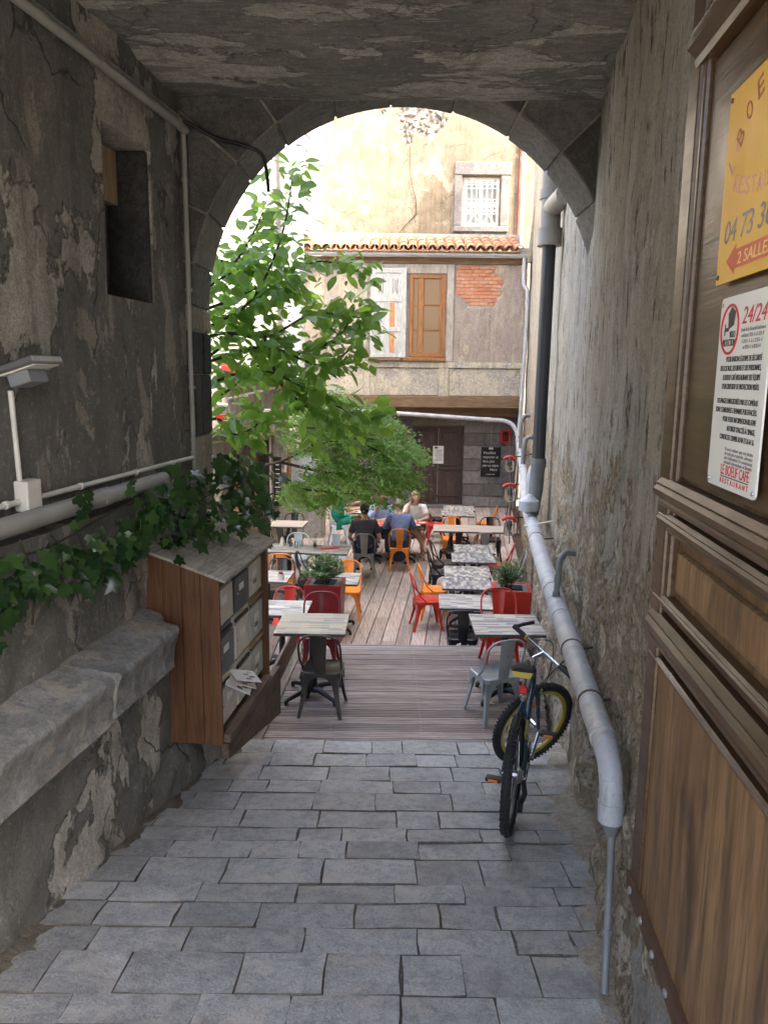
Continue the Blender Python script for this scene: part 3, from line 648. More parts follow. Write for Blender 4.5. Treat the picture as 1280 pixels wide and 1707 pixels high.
# sloping waste pipe under the overhang
def pipe_thing(name,label,pts,r,mat,cat='pipe',n=12,rings=(),group=None,smooth=.7):
    pts=[Vector(p) for p in pts]; base=pts[0]
    root=thing(name,label,cat,base,0,group)
    MB().tube([p-base for p in pts],r,n).build('pipe_run',mat,root,smooth=smooth)
    for a,b,rr in rings:   # collars from point a to b
        MB().tube([Vector(a)-base,Vector(b)-base],rr,n).build('collar',mat,root,smooth=smooth,bev=0)
    return root
pipe_thing('waste_pipe','slightly sloping pale grey pipe under the overhang of the timber house',bezpts([(-1.9,YF-.12,2.66),(-.2,YF-.12,2.60),(2.6,YF-.12,2.44),(3.0,YF-.14,2.42),(3.25,YF-.2,2.33),(3.36,YF-.3,2.15)],5),.055,MT['pvc'],rings=[((2.55,YF-.12,2.443),(2.7,YF-.121,2.437),.062),((1.0,YF-.12,2.533),(1.06,YF-.12,2.53),.06)])
pipe_thing('downpipe','slim grey downpipe running from the zinc gutter down the house corner',bezpts([(3.40,YF-.2,6.46),(3.40,YF-.2,6.0),(3.42,YF-.22,5.75),(3.50,YF-.25,5.55),(3.50,YF-.25,4.5),(3.44,YF-.3,2.6),(3.40,YF-.36,2.0),(3.40,YF-.4,.4)],5),.05,MT['pvc'],rings=[((3.5,YF-.25,4.6),(3.5,YF-.25,4.7),.058),((3.5,YF-.25,5.3),(3.5,YF-.25,5.4),.058)])
pipe_thing('vent_pipe','brown clay vent pipe with an elbow beside the gutter',bezpts([(3.52,YF-.3,6.3),(3.60,YF-.3,7.2),(3.62,YF-.3,7.5),(3.66,YF-.3,7.62),(3.8,YF-.3,7.66)],5),.075,MT['sandstone'])
# ---------------------------------------------------------------- tall facade behind the roof
tf=thing('tall_facade','tall ochre plaster facade with a rubble patch and one barred window','building',(.8,YT,0))
TB=tf.location.copy()
def tp(name,mat,boxes,parent=None,bev=0):
    m_=MB()
    for x0,x1,y0,y1,z0,z1 in boxes: m_.box(((x0+x1)/2-TB.x,(y0+y1)/2-TB.y,(z0+z1)/2),(x1-x0,y1-y0,z1-z0))
    return m_.build(name,mat,parent or tf,bev=bev)
def rubpatch(x,z):
    dx=(x-.95)/1.15; dz=(z-11.05)/1.15
    return dx*dx+dz*dz*(1 if z<11.05 else .2)<.8+.9*fbm(x*1.5,z*1.5,6,4)
WX0,WX1,WZ0,WZ1=2.06,3.12,7.66,8.98
us=with_breaks(lin(-3.2,4.2,150),[WX0,WX1]); zs=with_breaks(lin(6.3,13.2,140),[WZ0,WZ1])
def tfn(x,z):
    y=(.05 if rubpatch(x,z) else 0)-fbm(x*.9,z*.9,2,5)*.025
    if WX0<x<WX1 and WZ0<z<WZ1: y=.22
    return (x-TB.x,y,z)
mb=grid_mesh(us,zs,tfn); fw=mb.build('facade_wall',MT['ochre'],tf,smooth=.7)
fw.data.materials.append(MT['rubbed'])
for pg in fw.data.polygons:
    if rubpatch(pg.center.x+TB.x,pg.center.z): pg.material_index=1
tp('facade_core',MT['mortar'],[(-3.2,4.2,.3+YT,.7+YT,0,13.2)])
pr=random.Random(3); stones=[]
bmx=bmesh.new(); bmesh.ops.create_icosphere(bmx,subdivisions=1,radius=1.); sm=[]
for k in range(5):
    me=bpy.data.meshes.new('rubble_stone'); b2=bmx.copy()
    for v in b2.verts: v.co=v.co*(1+.45*fbm(v.co.x+k*5,v.co.y,v.co.z,2))
    b2.to_mesh(me); b2.free(); me.materials.append(MT['rubble']); me.shade_smooth(); me.set_sharp_from_angle(angle=.5); sm.append(me)
tries=0
while len(stones)<190 and tries<6000:
    tries+=1; x,z=pr.uniform(-.5,2.6),pr.uniform(9.6,12.2); r=pr.uniform(.06,.125)
    if not rubpatch(x,z) or any((x-a)**2+(z-b)**2<((r+c)*.72)**2 for a,b,c in stones): continue
    stones.append((x,z,r)); o=new_obj('rubble_stone',pr.choice(sm),None,fw,(x-TB.x,.075,z),(pr.uniform(0,6),pr.uniform(0,6),pr.uniform(0,6))); o.scale=(r*1.25,r*.6,r)
# barred window
wf=tp('window_surround',MT['quoin'],[(1.84,2.05,YT-.05,YT+.1,7.66,8.99),(3.13,3.36,YT-.05,YT+.1,7.66,8.99),(1.84,3.40,YT-.055,YT+.1,9.0,9.34),(1.84,3.36,YT-.09,YT+.1,7.5,7.65)],bev=.015)
ww=tp('window',MT['whitep'],[(2.07,2.16,YT+.1,YT+.16,7.67,8.97),(3.02,3.11,YT+.1,YT+.16,7.67,8.97),(2.16,3.02,YT+.1,YT+.16,8.87,8.97),(2.16,3.02,YT+.1,YT+.16,7.67,7.76),(2.54,2.64,YT+.1,YT+.16,7.76,8.87)])
for x0,x1 in((2.165,2.535),(2.645,3.015)): tp('pane',MT['glassd'],[(x0,x1,YT+.13,YT+.14,7.765,8.865)],ww)
gr=MB(); yg=-.035
for gx in lin(2.17,3.03,7): gr.tube([(gx-TB.x,yg,7.70),(gx-TB.x,yg,8.86)],.011,6)
for gzz in (7.72,8.22,8.80): gr.tube([(2.13-TB.x,yg,gzz),(3.07-TB.x,yg,gzz)],.012,6)
for gx in lin(2.24,2.96,6):
    for (zc_,rr) in ((8.70,.055),(8.32,.05),(8.12,.05),(8.02,.045)):
        gr.tube([(gx-TB.x+rr*math.cos(a),yg,zc_+rr*math.sin(a)) for a in lin(0,2*PI,13)[:-1]],.007,5,close=True)
for gx in (2.40,2.80):
    for s in(-1,1): gr.tube([(gx-TB.x,yg,7.95),(gx+s*.16-TB.x,yg,7.74)],.009,5)
gr.build('window_grille',MT['whitep'],tf,smooth=.8)
MB().tube(bezpts([(.60-TB.x,-.03,9.75),(.62-TB.x,-.04,9.0),(.78-TB.x,-.03,8.3),(.80-TB.x,-.03,7.95)],6),.008,5).build('cable',MT['iron'],tf)
MB().tube(bezpts([(.80-TB.x,-.03,7.95),(.5-TB.x,-.04,7.65),(.22-TB.x,-.04,7.3)],6),.008,5).build('cable',MT['iron'],tf)
pipe_thing('thin_downpipe','thin white and red pipe clipped to the right edge of the ochre facade',[(3.72,YT-.1,6.7),(3.72,YT-.1,10.6)],.045,MT['whitep'])
pipe_thing('red_conduit','narrow red conduit beside the white pipe on the ochre facade',[(3.60,YT-.06,6.9),(3.60,YT-.06,10.6)],.02,MT['darkred'])
# ---------------------------------------------------------------- white house on the left of the courtyard
def wx(y): return -1.83-.153*(22.5-y)
wh=thing('white_house','bright white plastered house with grey quoins on the left side of the courtyard','house',(wx(19),19,0))
WB=wh.location.copy()
us=lin(10.5,22.6,90); zs=lin(-.1,13.2,90)
mb=grid_mesh(us,zs,lambda u,z:(wx(u)+fbm(u*.8,z*.8,5,5)*.03-WB.x,u-WB.y,z)); mb.build('facade_wall',MT['white'],wh,smooth=.8)
def wp(name,mat,boxes,parent=None,bev=0):
    m_=MB()
    for u0,u1,o0,o1,z0,z1 in boxes:
        q=lambda u,o:(wx(u)+o-WB.x,u-WB.y)
        m_.hexa([(*q(u0,o0),z0),(*q(u0,o1),z0),(*q(u1,o1),z0),(*q(u1,o0),z0)],[(*q(u0,o0),z1),(*q(u0,o1),z1),(*q(u1,o1),z1),(*q(u1,o0),z1)])
    return m_.build(name,mat,parent or wh,bev=bev)
wp('house_core',MT['mortar'],[(10.5,22.6,-.6,-.06,-.1,13.2)])
for z0 in (6.2,):
    w1=wp('window',MT['greytimber'],[(19.6,19.72,.02,.08,7.0,9.4),(20.3,20.42,.02,.08,7.0,9.4),(19.72,20.3,.02,.08,9.28,9.4),(19.72,20.3,.02,.08,7.0,7.12)],bev=.01)
    wp('pane',MT['glassd'],[(19.725,20.295,.03,.045,7.125,9.275)],w1)
zq=6.4;i=0
while zq<10.4:
    h=.38; d=.35 if i%2 else .62
    wp('quoin',MT['quoin'],[(20.46,20.46+d,.035,.075,zq+.01,zq+h-.01)],bev=.012); wp('quoin',MT['quoin'],[(19.55-d*.7,19.55,.035,.075,zq+.01,zq+h-.01)],bev=.012); zq+=h; i+=1
pipe_thing('zinc_duct','wide pale zinc duct rising up the white house wall',[(wx(18.2)+.35,18.2,2.6),(wx(18.2)+.35,18.2,11.0)],.26,MT['zinc'],'duct',20,rings=[((wx(18.2)+.35,18.2,z),(wx(18.2)+.35,18.2,z+.05),.27) for z in (3.4,4.6,5.8,7.0,8.2,9.4)])
# ---------------------------------------------------------------- passage fittings
def ppath(uoz): return [LM(u,o,z) for u,o,z in uoz]
# upper conduit bundle under the ceiling
pipe_thing('ceiling_conduit','thick grey conduit clipped along the top of the dark passage wall',ppath([(.2,-.14,5.06),(2.8,-.14,5.07),(5.34,-.14,5.06)]),.027,MT['conduit'],rings=[(LM(u,-.14,5.07),LM(u+.02,-.14,5.07),.031) for u in (1.8,3.2,4.25,5.2)])
pipe_thing('ceiling_cable','thin pale cable strapped beside the thick ceiling conduit',ppath([(.2,-.17,5.125),(3.2,-.17,5.13),(4.2,-.165,5.12),(5.36,-.17,5.13)]),.010,MT['conduit'])
pipe_thing('ceiling_cable','black sagging cable running from the conduit end across the arch face',bezpts([LM(5.3,-.12,5.10),(-1.12,5.36,5.02),(-.95,5.36,4.98),(-.83,5.38,4.93),(-.80,5.39,4.82),(-.79,5.392,4.70)],6),.012,MT['iron'])
pipe_thing('corner_conduit','thin vertical grey conduit in the corner beside the arch',ppath([(5.355,-.16,5.04),(5.355,-.16,4.2),(5.36,-.165,3.6),(5.355,-.16,2.82)]),.016,MT['conduit'],rings=[(LM(5.357,-.16,z),LM(5.357,-.16,z+.02),.024) for z in (4.75,4.05,3.4,2.95)])
# lower pipe on the ledge and its cable
pipe_thing('ledge_pipe','thick pale pipe lying on the ledge above the ivy',ppath([(.3,-.10,2.845),(3.0,-.10,2.85),(4.72,-.10,2.86)]),.046,MT['conduit'],rings=[(LM(3.95,-.10,2.856),LM(4.05,-.10,2.857),.050)])
pipe_thing('ledge_conduit','thin pale conduit clipped just above the thick ledge pipe',ppath([(.3,-.165,2.93),(3.2,-.17,2.925),(5.36,-.165,2.93)]),.014,MT['whitep'],rings=[(LM(u,-.167,2.927),LM(u+.02,-.167,2.927),.019) for u in (3.3,3.9,4.5,5.0)])
# floodlight
fl=thing('floodlight','slim white floodlight on a conduit above the junction box','lamp',LM(3.42,-.16,3.44))
FB=fl.location.copy(); q=lambda u,o,z: LM(u,o,z)-FB
m_=MB(); Q=Matrix.Translation(q(3.36,-.06,3.53))@Matrix.Rotation(-ang,4,'Z')@Matrix.Rotation(-.30,4,'Y'); m_.box((0,0,0),(.2,.22,.032),Q); m_.build('housing',MT['steel'],fl,bev=.006)
m_=MB(); m_.box((0,0,-.021),(.17,.18,.006),Q); m_.build('lens',MT['whitep'],fl)
m_=MB(); m_.box((-.02,0,-.05),(.10,.14,.06),Q); m_.build('driver_box',MT['pvcdark'],fl,bev=.005)
m_=MB(); m_.box(q(3.42,-.13,3.46),(.08,.05,.04),rz=-ang); m_.build('bracket',MT['whitep'],fl,bev=.004)
pipe_thing('lamp_conduit','thin white conduit dropping from the floodlight to the junction box',ppath([(3.41,-.175,3.42),(3.43,-.175,3.0)]),.012,MT['whitep'])
jb=MB(); jb.box((0,0,0),(.07,.11,.14),rz=-ang); tag(jb.build('junction_box',MT['whitep'],bev=.01,seg=2,loc=LM(3.46,-.16,2.95)),'small square white junction box at the foot of the lamp conduit','junction box')
# ---------------------------------------------------------------- letterbox cabinet
MK=.108; MA=math.atan(MK); MY0,MLEN=4.45,1.10; MX0=-.982; MD=.585
cab=thing('letterbox_cabinet','red-brown plank cabinet with sloping grey roof holding worn letterboxes','cabinet',(MX0,MY0,1.23),-MA)
# local frame: +Y along the passage, -X into the wall, front face at X=0
nb=5; wv=MD/nb
for i in range(nb):
    x1=-i*wv; x0=x1-wv; h0=1.05+.21*(-x0/MD); h1=1.05+.21*(-x1/MD); g=.0015
    for yy in (0,MLEN):
        m_=MB(); m_.hexa([(x0+g,yy,0),(x1-g,yy,0),(x1-g,yy+.022,0),(x0+g,yy+.022,0)],[(x0+g,yy,h0),(x1-g,yy,h1),(x1-g,yy+.022,h1),(x0+g,yy+.022,h0)])
        m_.build('side_plank',MT['boxwood'],cab,bev=.002)
for k,(a,b) in enumerate(((-.03,.24),(.243,.53),(.533,.82),(.823,1.17))):
    m_=MB(); zf,zb=1.045,1.275; t=.02
    m_.hexa([(-MD-.02,a,zb),(.05,a,zf),(.05,b,zf),(-MD-.02,b,zb)],[(-MD-.02,a,zb+t),(.05,a,zf+t),(.05,b,zf+t),(-MD-.02,b,zb+t)]); m_.build('roof_board',MT['roofwood'],cab,bev=.003)
MB().box((-MD/2,MLEN/2+.01,.015),(MD-.01,MLEN-.04,.03)).build('bottom_board',MT['plinth'],cab)
MB().box((-MD+.01,MLEN/2+.01,.55),(.02,MLEN-.03,1.05)).build('back_board',MT['plinth'],cab)
MB().box((-.02,MLEN-.02,.52),(.06,.05,1.02)).build('corner_post',MT['boxwood'],cab,bev=.004)
MB().box((.012,MLEN/2-.02,.03),(.06,MLEN-.10,.055)).build('ledge_board',MT['plinth'],cab,bev=.005)
m_=MB(); m_.hexa([(-.02,.02,-.10),(.03,.02,-.10),(.03,1.35,-.40),(-.02,1.35,-.40)],[(-.02,.02,0),(.03,.02,0),(.03,1.35,.0),(-.02,1.35,.0)]); m_.build('skirt_board',MT['plinth'],cab,bev=.004)
MT['cream']=paint('cream_letterbox',(.60,.55,.45),.55,chip=(.22,.16,.11)); MT['greenbox']=paint('grey_green_letterbox',(.42,.44,.38),.5,chip=(.2,.16,.12)); MT['darkbox']=paint('dark_grey_letterbox',(.075,.078,.08),.45); MT['bluebox']=paint('slate_letterbox',(.12,.14,.16),.45); MT['paper']=paint('white_paper',(.75,.74,.70),.8); MT['tape']=wood('brown_slat',(.30,.17,.08),(.38,.23,.12),(2,14,14),.7)
spec=[['cream','bluebox','cream'],['cream','cream','darkbox'],['greenbox','greenbox','cream']]   # column (near to far), bottom to top
words={(1,1):'cream letterbox with a paper label, middle of the cabinet'}
cols=[(.03,.36),(.365,.70),(.705,1.05)]; rows=[(.075,.39),(.395,.71),(.715,1.03)]
names={'cream':'cream metal letterbox','bluebox':'slate blue letterbox','darkbox':'dark grey letterbox','greenbox':'grey-green letterbox'}
where=[['bottom','middle','top'],['bottom','middle','top'],['bottom','middle','top']]; ctx=['beside the plank side','in the centre column','beside the corner post']
cabM=Matrix.Translation(cab.location)@Matrix.Rotation(-MA,4,'Z')
for ci,(y0,y1) in enumerate(cols):
    for ri,(z0,z1) in enumerate(rows):
        kd=spec[ci][ri]; yc,zc=(y0+y1)/2,(z0+z1)/2
        t=thing('letterbox',f'{names[kd]} in the {where[ci][ri]} row {ctx[ci]} of the cabinet','letterbox',cabM@Vector((-.03,yc,z0)),-MA,'letterboxes in the plank cabinet')
        hh=z1-z0; ww_=y1-y0; o=rnd.uniform(-.008,.008)
        MB().box((-.16+o,0,hh/2),(.30,ww_-.008,hh-.008)).build('body',MT[kd],t,bev=.004)
        dr=MB().box((.0+o,.0,hh/2-.02),(.014,ww_-.03,hh-.085)).build('door',MT[kd],t,bev=.003)
        MB().box((.002+o,0,hh-.035),(.012,ww_-.06,.02)).build('slot',MT['iron'] if kd!='darkbox' else MT['pvcdark'],t)
        if (ci,ri) in((2,1),(2,0)): MB().box((.004+o,0,hh-.012),(.02,ww_-.03,.022)).build('slat',MT['tape'],t)
        MB().box((.0085+o,rnd.uniform(-.03,.03),hh*.55),(.002,.10,.045)).build('name_label',MT['paper'],dr)
        MB().lathe([(.008,0),(.008,.006),(.004,.008)],8,Matrix.Translation((.007+o,-ww_*.34,hh*.45))@Matrix.Rotation(PI/2,4,'Y')).build('lock',MT['steel'],dr)
        if ci==2:
            for q_ in range(3): MB().box((.0085+o,.02*q_-.03,hh*(.25+.1*q_)),(.0015,.05+.03*q_,.03)).build('sticker',MT[('paper','bluebox','cream')[q_]],dr)
        if (ci,ri)==(2,1): MB().lathe([(.016,0),(.016,.002)],12,Matrix.Translation((.0085+o,-.11,hh*.42))@Matrix.Rotation(PI/2,4,'Y')).build('sticker',MT['red_paint'],dr)
for i,(dx,rz_,mt) in enumerate(((.0,.2,'paper'),(.012,.35,'cream'),(.02,.55,'paper'))):
    Q=cabM@Matrix.Translation((.03+dx,.20+.03*i,.335+.012*i))@Matrix.Rotation(rz_,4,'Z')@Matrix.Rotation(.45-.1*i,4,'Y')
    m_=MB(); m_.box((.02,0,0),(.17,.21,.002)); o=m_.build('leaflet',MT[mt]); o.matrix_world=Q
    tag(o,['white folded leaflet sticking out of the bottom letterbox','cream leaflet between two white ones in the bottom letterbox','printed white leaflet on top, jutting furthest from the bottom letterbox'][i],'leaflet')
    for j in range(4): 
        MB().box((.03+.03*(j%2),-.06+.04*j,.0018),(.035,.03,.0006)).build('print',MT[('bluebox','tape','pvcdark','greenbox')[j]],o)
# ---------------------------------------------------------------- right wall pipes
def RM(u,off,z): return Vector((rx(u)-off,u,z))

pts=[RM(9.7,.22,1.885),RM(7.0,.18,1.90),RM(5.0,.135,1.94),RM(3.2,.105,2.02),RM(2.95,.10,2.035)]
el=bezpts([RM(2.95,.10,2.035),RM(2.86,.10,2.03),RM(2.79,.095,1.99),RM(2.76,.09,1.92),RM(2.755,.085,1.82)],5)
big=pts+el[1:]
dp=pipe_thing('drain_pipe','large pale grey drain pipe running along the crumbling wall down to an elbow',big,[.078,.075,.066,.056,.052]+[.050]*5+[.047]*(len(big)-10),MT['pvc'],n=16,rings=[(RM(u,o,z),RM(u-.05,o-.001,z+.002),.0025+(.078 if u>7 else .071 if u>5.5 else .069 if u>5 else .067 if u>4 else .054)) for u,o,z in ((8.4,.204,1.891),(5.62,.149,1.928),(5.28,.141,1.934),(4.9,.134,1.944),(3.02,.102,2.031))]+[(RM(2.756,.088,1.88),RM(2.755,.085,1.80),.052)])
DB=dp.location
for u,o,z_,r_ in ((7.6,.187,1.897,.078),(4.2,.122,1.975,.064),(3.4,.108,2.01,.060)): MB().tube([RM(u,o,z_)-DB,RM(u-.025,o,z_+.001)-DB],r_,16).tube([RM(u-.012,o,z_)-DB,RM(u-.012,-.02,z_+.02)-DB],.008,6).build('pipe_clip',MT['rust'],dp,smooth=.7)
MB().tube([RM(2.755,.085,1.80)-DB,RM(2.75,.08,1.74)-DB],[.048,.022],12).build('reducer',MT['pvcdark'],dp,smooth=.7)
pipe_thing('thin_drain','thin grey pipe dropping from the big pipe elbow to the paving',[RM(2.75,.08,1.75),RM(2.68,.085,1.45),RM(2.56,.10,1.2)],.015,MT['pvcdark'],rings=[(RM(2.66,.087,1.40),RM(2.655,.087,1.38),.023)])
pipe_thing('small_elbow_pipe','small dark grey elbow pipe poking from the wall into the big drain pipe',bezpts([RM(5.35,.02,2.27),RM(5.32,.09,2.28),RM(5.26,.13,2.24),RM(5.22,.14,2.16),RM(5.2,.15,2.0)],5),.021,MT['pvcdark'],rings=[(RM(5.22,.142,2.15),RM(5.21,.146,2.10),.025),(RM(5.2,.15,2.03),RM(5.2,.15,1.99),.027)])
# black downpipe with junction
bp=pipe_thing('black_downpipe','black downpipe falling to the grey junction cap on the courtyard wall',[RM(8.75,.14,4.95),RM(8.75,.15,2.55)],.075,MT['pvcblack'],n=16)
pipe_thing('clay_pipe','grey clay pipe head with a side branch above the black downpipe',[RM(8.75,.14,6.4),RM(8.75,.14,5.02)],.11,MT['conduit'],n=16,rings=[(RM(8.75,.14,5.5),RM(8.75,.14,5.4),.125),(RM(8.75,.14,5.10),RM(8.75,.14,4.92),.135)]+[(RM(8.75,.14,5.3),RM(8.3,.02,5.36),.1)])
j=pipe_thing('pipe_junction','grey plastic pipe junction with a conical cap under the black downpipe',[RM(8.75,.15,2.55),RM(8.75,.16,2.25),RM(8.78,.2,1.95)],.082,MT['pvcdark'],n=16,rings=[(RM(8.75,.15,2.6),RM(8.75,.15,2.54),.092)])
JB=j.location
MB().lathe([(.115,-.10),(.118,0),(.115,.01),(.02,.085)],18,Matrix.Translation(RM(8.62,.24,2.12)-JB)).build('cap',MT['pvc'],j,smooth=.5)
MB().tube([p-JB for p in bezpts([RM(9.0,.2,1.95),RM(9.02,.2,2.3),RM(9.06,.16,2.46),RM(9.12,.08,2.5)],5)],.07,14).build('elbow',MT['pvc'],j,smooth=.7)
pipe_thing('far_drain','pale grey drain pipe on the far courtyard wall, leading to the house corner',[RM(9.6,.24,1.89),RM(12.5,.2,1.95),RM(16.0,.19,2.02),RM(19.4,.2,2.15)],.07,MT['pvc'],n=14,rings=[(RM(u,.2,1.95+(u-12.5)*.025),RM(u+.12,.2,1.953+(u-12.5)*.025),.08) for u in (11,13,15,17)])
for (u,z) in ((13.2,2.5),(15.6,2.75)):
    pipe_thing('branch_pipe','small grey branch pipe dropping from the wall into the far drain' if u<14 else 'small upper grey branch pipe near the house corner',bezpts([RM(u,.02,z),RM(u,.1,z+.01),RM(u,.17,z-.04),RM(u,.2,z-.2),RM(u,.2,2.02+(u-12.5)*.025)],5),.04,MT['pvcdark'])
pipe_thing('wall_cable','pale cable running down the courtyard wall behind the tables',[RM(10.6,.07,2.2),RM(10.55,.08,1.2),RM(10.5,.09,.02)],.018,MT['sandstone'])
m_=MB(); m_.tube([RM(8.1,.30,1.93)-RM(8.1,.2,1.9),RM(8.1,.0,1.99)-RM(8.1,.2,1.9)],.012,6); o=m_.build('pipe_strap',MT['whitep'],loc=RM(8.1,.2,1.9)); tag(o,'pale strap tied round the big drain pipe near the junction','strap')
# ---------------------------------------------------------------- open oak door leaf
DK=.087; DA=math.atan(DK); DX,DY=.80,2.19
door=thing('oak_door','tall old oak door leaf standing open against the right-hand wall','door',(DX,DY,1.92),-DA)
DM=Matrix.Translation(door.location)@Matrix.Rotation(-DA,4,'Z')
# local: -Y toward the camera along the leaf, -X into the passage; face at X=0
def dbox(name,mat,y0,y1,z0,z1,x0=-.0,x1=.06,bev=.004,parent=None): return MB().box(((x0+x1)/2,(y0+y1)/2,(z0+z1)/2),(x1-x0,y1-y0,z1-z0)).build(name,mat,parent or door,bev=bev,seg=2)
z=lambda a:a-1.92
dbox('panel',MT['door'],-1.3,-.02,z(1.96),z(5.1),.02,.055)
dbox('stile',MT['doordark'],-.10,-.0,z(1.94),z(5.15),-.012,.06,.008); dbox('stile',MT['doordark'],-.135,-.10,z(2.90),z(5.12),-.006,.03,.01)
dbox('stile',MT['doordark'],-1.42,-1.28,z(1.94),z(5.15),-.012,.06,.008)
dbox('kick_panel',MT['door'],-1.28,-.104,z(1.945),z(2.70),-.004,.03,.006)
def moulding(zc,h,out,name='moulding',y0=-1.28,y1=-.03):
    # horizontal moulded rail: profile in (x,z)
    pr=[(.03,-h/2),(-out*.35,-h/2),(-out*.5,-h*.34),(-out*.42,-h*.26),(-out,-h*.08),(-out*1.05,h*.12),(-out*.7,h*.24),(-out*.78,h*.32),(-out*.3,h/2),(.03,h/2)]
    M=Matrix(((1,0,0,0),(0,0,1,0),(0,1,0,zc),(0,0,0,1)))
    return MB().prism(pr,y0,y1,M).build(name,MT['doordark'],door,smooth=.45)
moulding(z(3.19),.08,.034); moulding(z(3.11),.05,.02); moulding(z(2.80),.10,.03); moulding(z(2.885),.04,.014); moulding(z(2.712),.022,.014,'bead')
moulding(z(4.33),.10,.04,'moulding',-1.28,-.07)
dbox('raised_panel',MT['door'],-1.25,-.17,z(2.935),z(3.045),.002,.03,.012)
dbox('upper_panel',MT['doordark'],-1.27,-.138,z(3.24),z(4.27),.008,.03,.01)
st=dbox('kick_strip',MT['rust'],-1.30,.006,z(1.915),z(1.975),-.022,.01,.003)
for i in range(9): MB().lathe([(.012,0),(.011,.005),(.005,.008)],10,Matrix.Translation((-.022,-.055-i*.135,z(1.945)))@Matrix.Rotation(-PI/2,4,'Y')).build('rivet',MT['pvcdark'],st,smooth=.6)
# stone kerb under the door
m_=grid_mesh(lin(-.6,2.32,40),lin(0,1,14),lambda u,t:(rx(u)-.05-.05*fbm(u*4,t*3,2,4)+.03*t,u,gz(u)-.05+t*(1.88-gz(u)+.05))); m_.add([(rx(-.6)-.03,-.6,1.88),(rx(2.32)-.03,2.32,1.88),(rx(2.32)+.05,2.32,1.88),(rx(-.6)+.05,-.6,1.88),(rx(2.32)-.05,2.32,1.1),(rx(2.32)+.05,2.32,1.1)],[(0,1,2,3),(1,4,5,2)])
tag(m_.build('door_plinth',MT['bench'],smooth=.8),'rough stone plinth in the wall under the open oak door','plinth')
# signs on the door
FONT_CACHE={}
def text_mesh(body,size,mat,fit_w=None,align='LEFT',shear=0,ext=.0004):
    cu=bpy.data.curves.new('lettering','FONT'); cu.body=body; cu.size=size; cu.align_x=align; cu.extrude=ext; cu.resolution_u=3; cu.shear=shear
    ob=bpy.data.objects.new('lettering',cu); COL.objects.link(ob); dg=bpy.context.evaluated_depsgraph_get(); me=bpy.data.meshes.new_from_object(ob.evaluated_get(dg)); bpy.data.objects.remove(ob); bpy.data.curves.remove(cu)
    if fit_w and len(me.vertices):
        xs=[v.co.x for v in me.vertices]; w_=max(xs)-min(xs)
        for v in me.vertices: v.co.x*=fit_w/w_
    me.materials.clear(); me.materials.append(mat); return me
# sign local frame: x to the reader's right, y up, z towards the reader
SGN=Matrix(((0,0,-1,0),(-1,0,0,0),(0,1,0,0),(0,0,0,1)))
def sign_on_door(name,label,y0,z0,w_,h_,mat,r=.0):
    o=bpy.data.objects.new(name,None); COL.objects.link(o); o.matrix_world=DM@Matrix.Translation((-.004,y0,z0-1.92))@SGN; tag(o,label,'sign')
    b=MB()
    if r:
        P=[]
        for cx,cy,a0 in ((w_-r,r,-PI/2),(w_-r,h_-r,0),(r,h_-r,PI/2),(r,r,PI)): P+=[(cx+r*math.cos(a0+PI/2*i/4),cy+r*math.sin(a0+PI/2*i/4)) for i in range(5)]
        b.prism(P,0,.004)
    else: b.prism([(0,0),(w_,0),(w_,h_),(0,h_)],0,.004)
    b.build('plate',mat,o); return o
def ink(name,col): return paint(name,col,.5,var=.04)
MT['ink']=ink('black_ink',(.03,.03,.032)); MT['inkred']=ink('red_ink',(.50,.03,.04)); MT['inkbr']=ink('brown_red_ink',(.33,.09,.05)); MT['inkgrey']=ink('grey_ink',(.22,.21,.21)); MT['yellow']=ink('yellow_enamel',(.74,.44,.07)); MT['signw']=ink('white_enamel',(.72,.73,.70)); MT['inkpink']=ink('faded_pink_ink',(.62,.30,.22)); MT['inkor']=ink('orange_red_ink',(.55,.10,.04)); MT['signwhite2']=ink('pale_yellow_ink',(.78,.56,.2)); MT['inkblue']=ink('grey_blue_ink',(.16,.17,.19))
for k_ in('yellow','signw'): MT[k_].node_tree.nodes['Principled BSDF'].inputs['Roughness'].default_value=.28
def put(o,me,x,y,zoff=.0046,rot=0,name='lettering'): 
    t_=new_obj(name,me,None,o,(x,y,zoff),(0,0,rot)); return t_
ys=sign_on_door('restaurant_sign','large yellow enamel restaurant sign with a red arrow on the oak door',-.345,3.715,.62,.41,MT['yellow'])
ys.location; 
for i,ch in enumerate('BOEUF'):
    a=R(142-i*16); put(ys,text_mesh(ch,.06,MT['inkbr'],.03,'CENTER'),.25+.19*math.cos(a),.17+.19*math.sin(a),rot=a-PI/2)
for i,ch in enumerate('Le'): put(ys,text_mesh(ch,.06,MT['inkpink'],.022,'LEFT'),.045+.03*i,.225+.04*i,rot=.7)
for i,ch in enumerate('RESTAURANT'): put(ys,text_mesh(ch,.05,MT['inkpink'],.026,'CENTER'),.075+i*.036,.19-.03*math.sin(i/9*PI),rot=-.25+.05*i)
put(ys,text_mesh('04 73 36 64 16',.07,MT['inkblue'],.46,shear=.15),.03,.085)
ar=MB(); ar.prism([(.06,.045),(.115,.075),(.115,.064),(.5,.064),(.5,.024),(.115,.024),(.115,.013)],0,.0005); put(ys,ar.mesh('arrow',MT['inkor']),0,0,.0044,name='arrow')
put(ys,text_mesh('2 SALLES',.036,MT['signwhite2'],.18,shear=.1),.13,.031,.0052)
for x,y in ((.014,.016),(.014,.394),(.606,.016),(.606,.394)): put(ys,MB().lathe([(.006,0),(.005,.003)],8).mesh('screw',MT['rust']),x,y,.004,name='screw')
ws=sign_on_door('video_notice','white video protection notice with red and black lettering on the oak door',-.40,3.265,.29,.415,MT['signw'],.014)
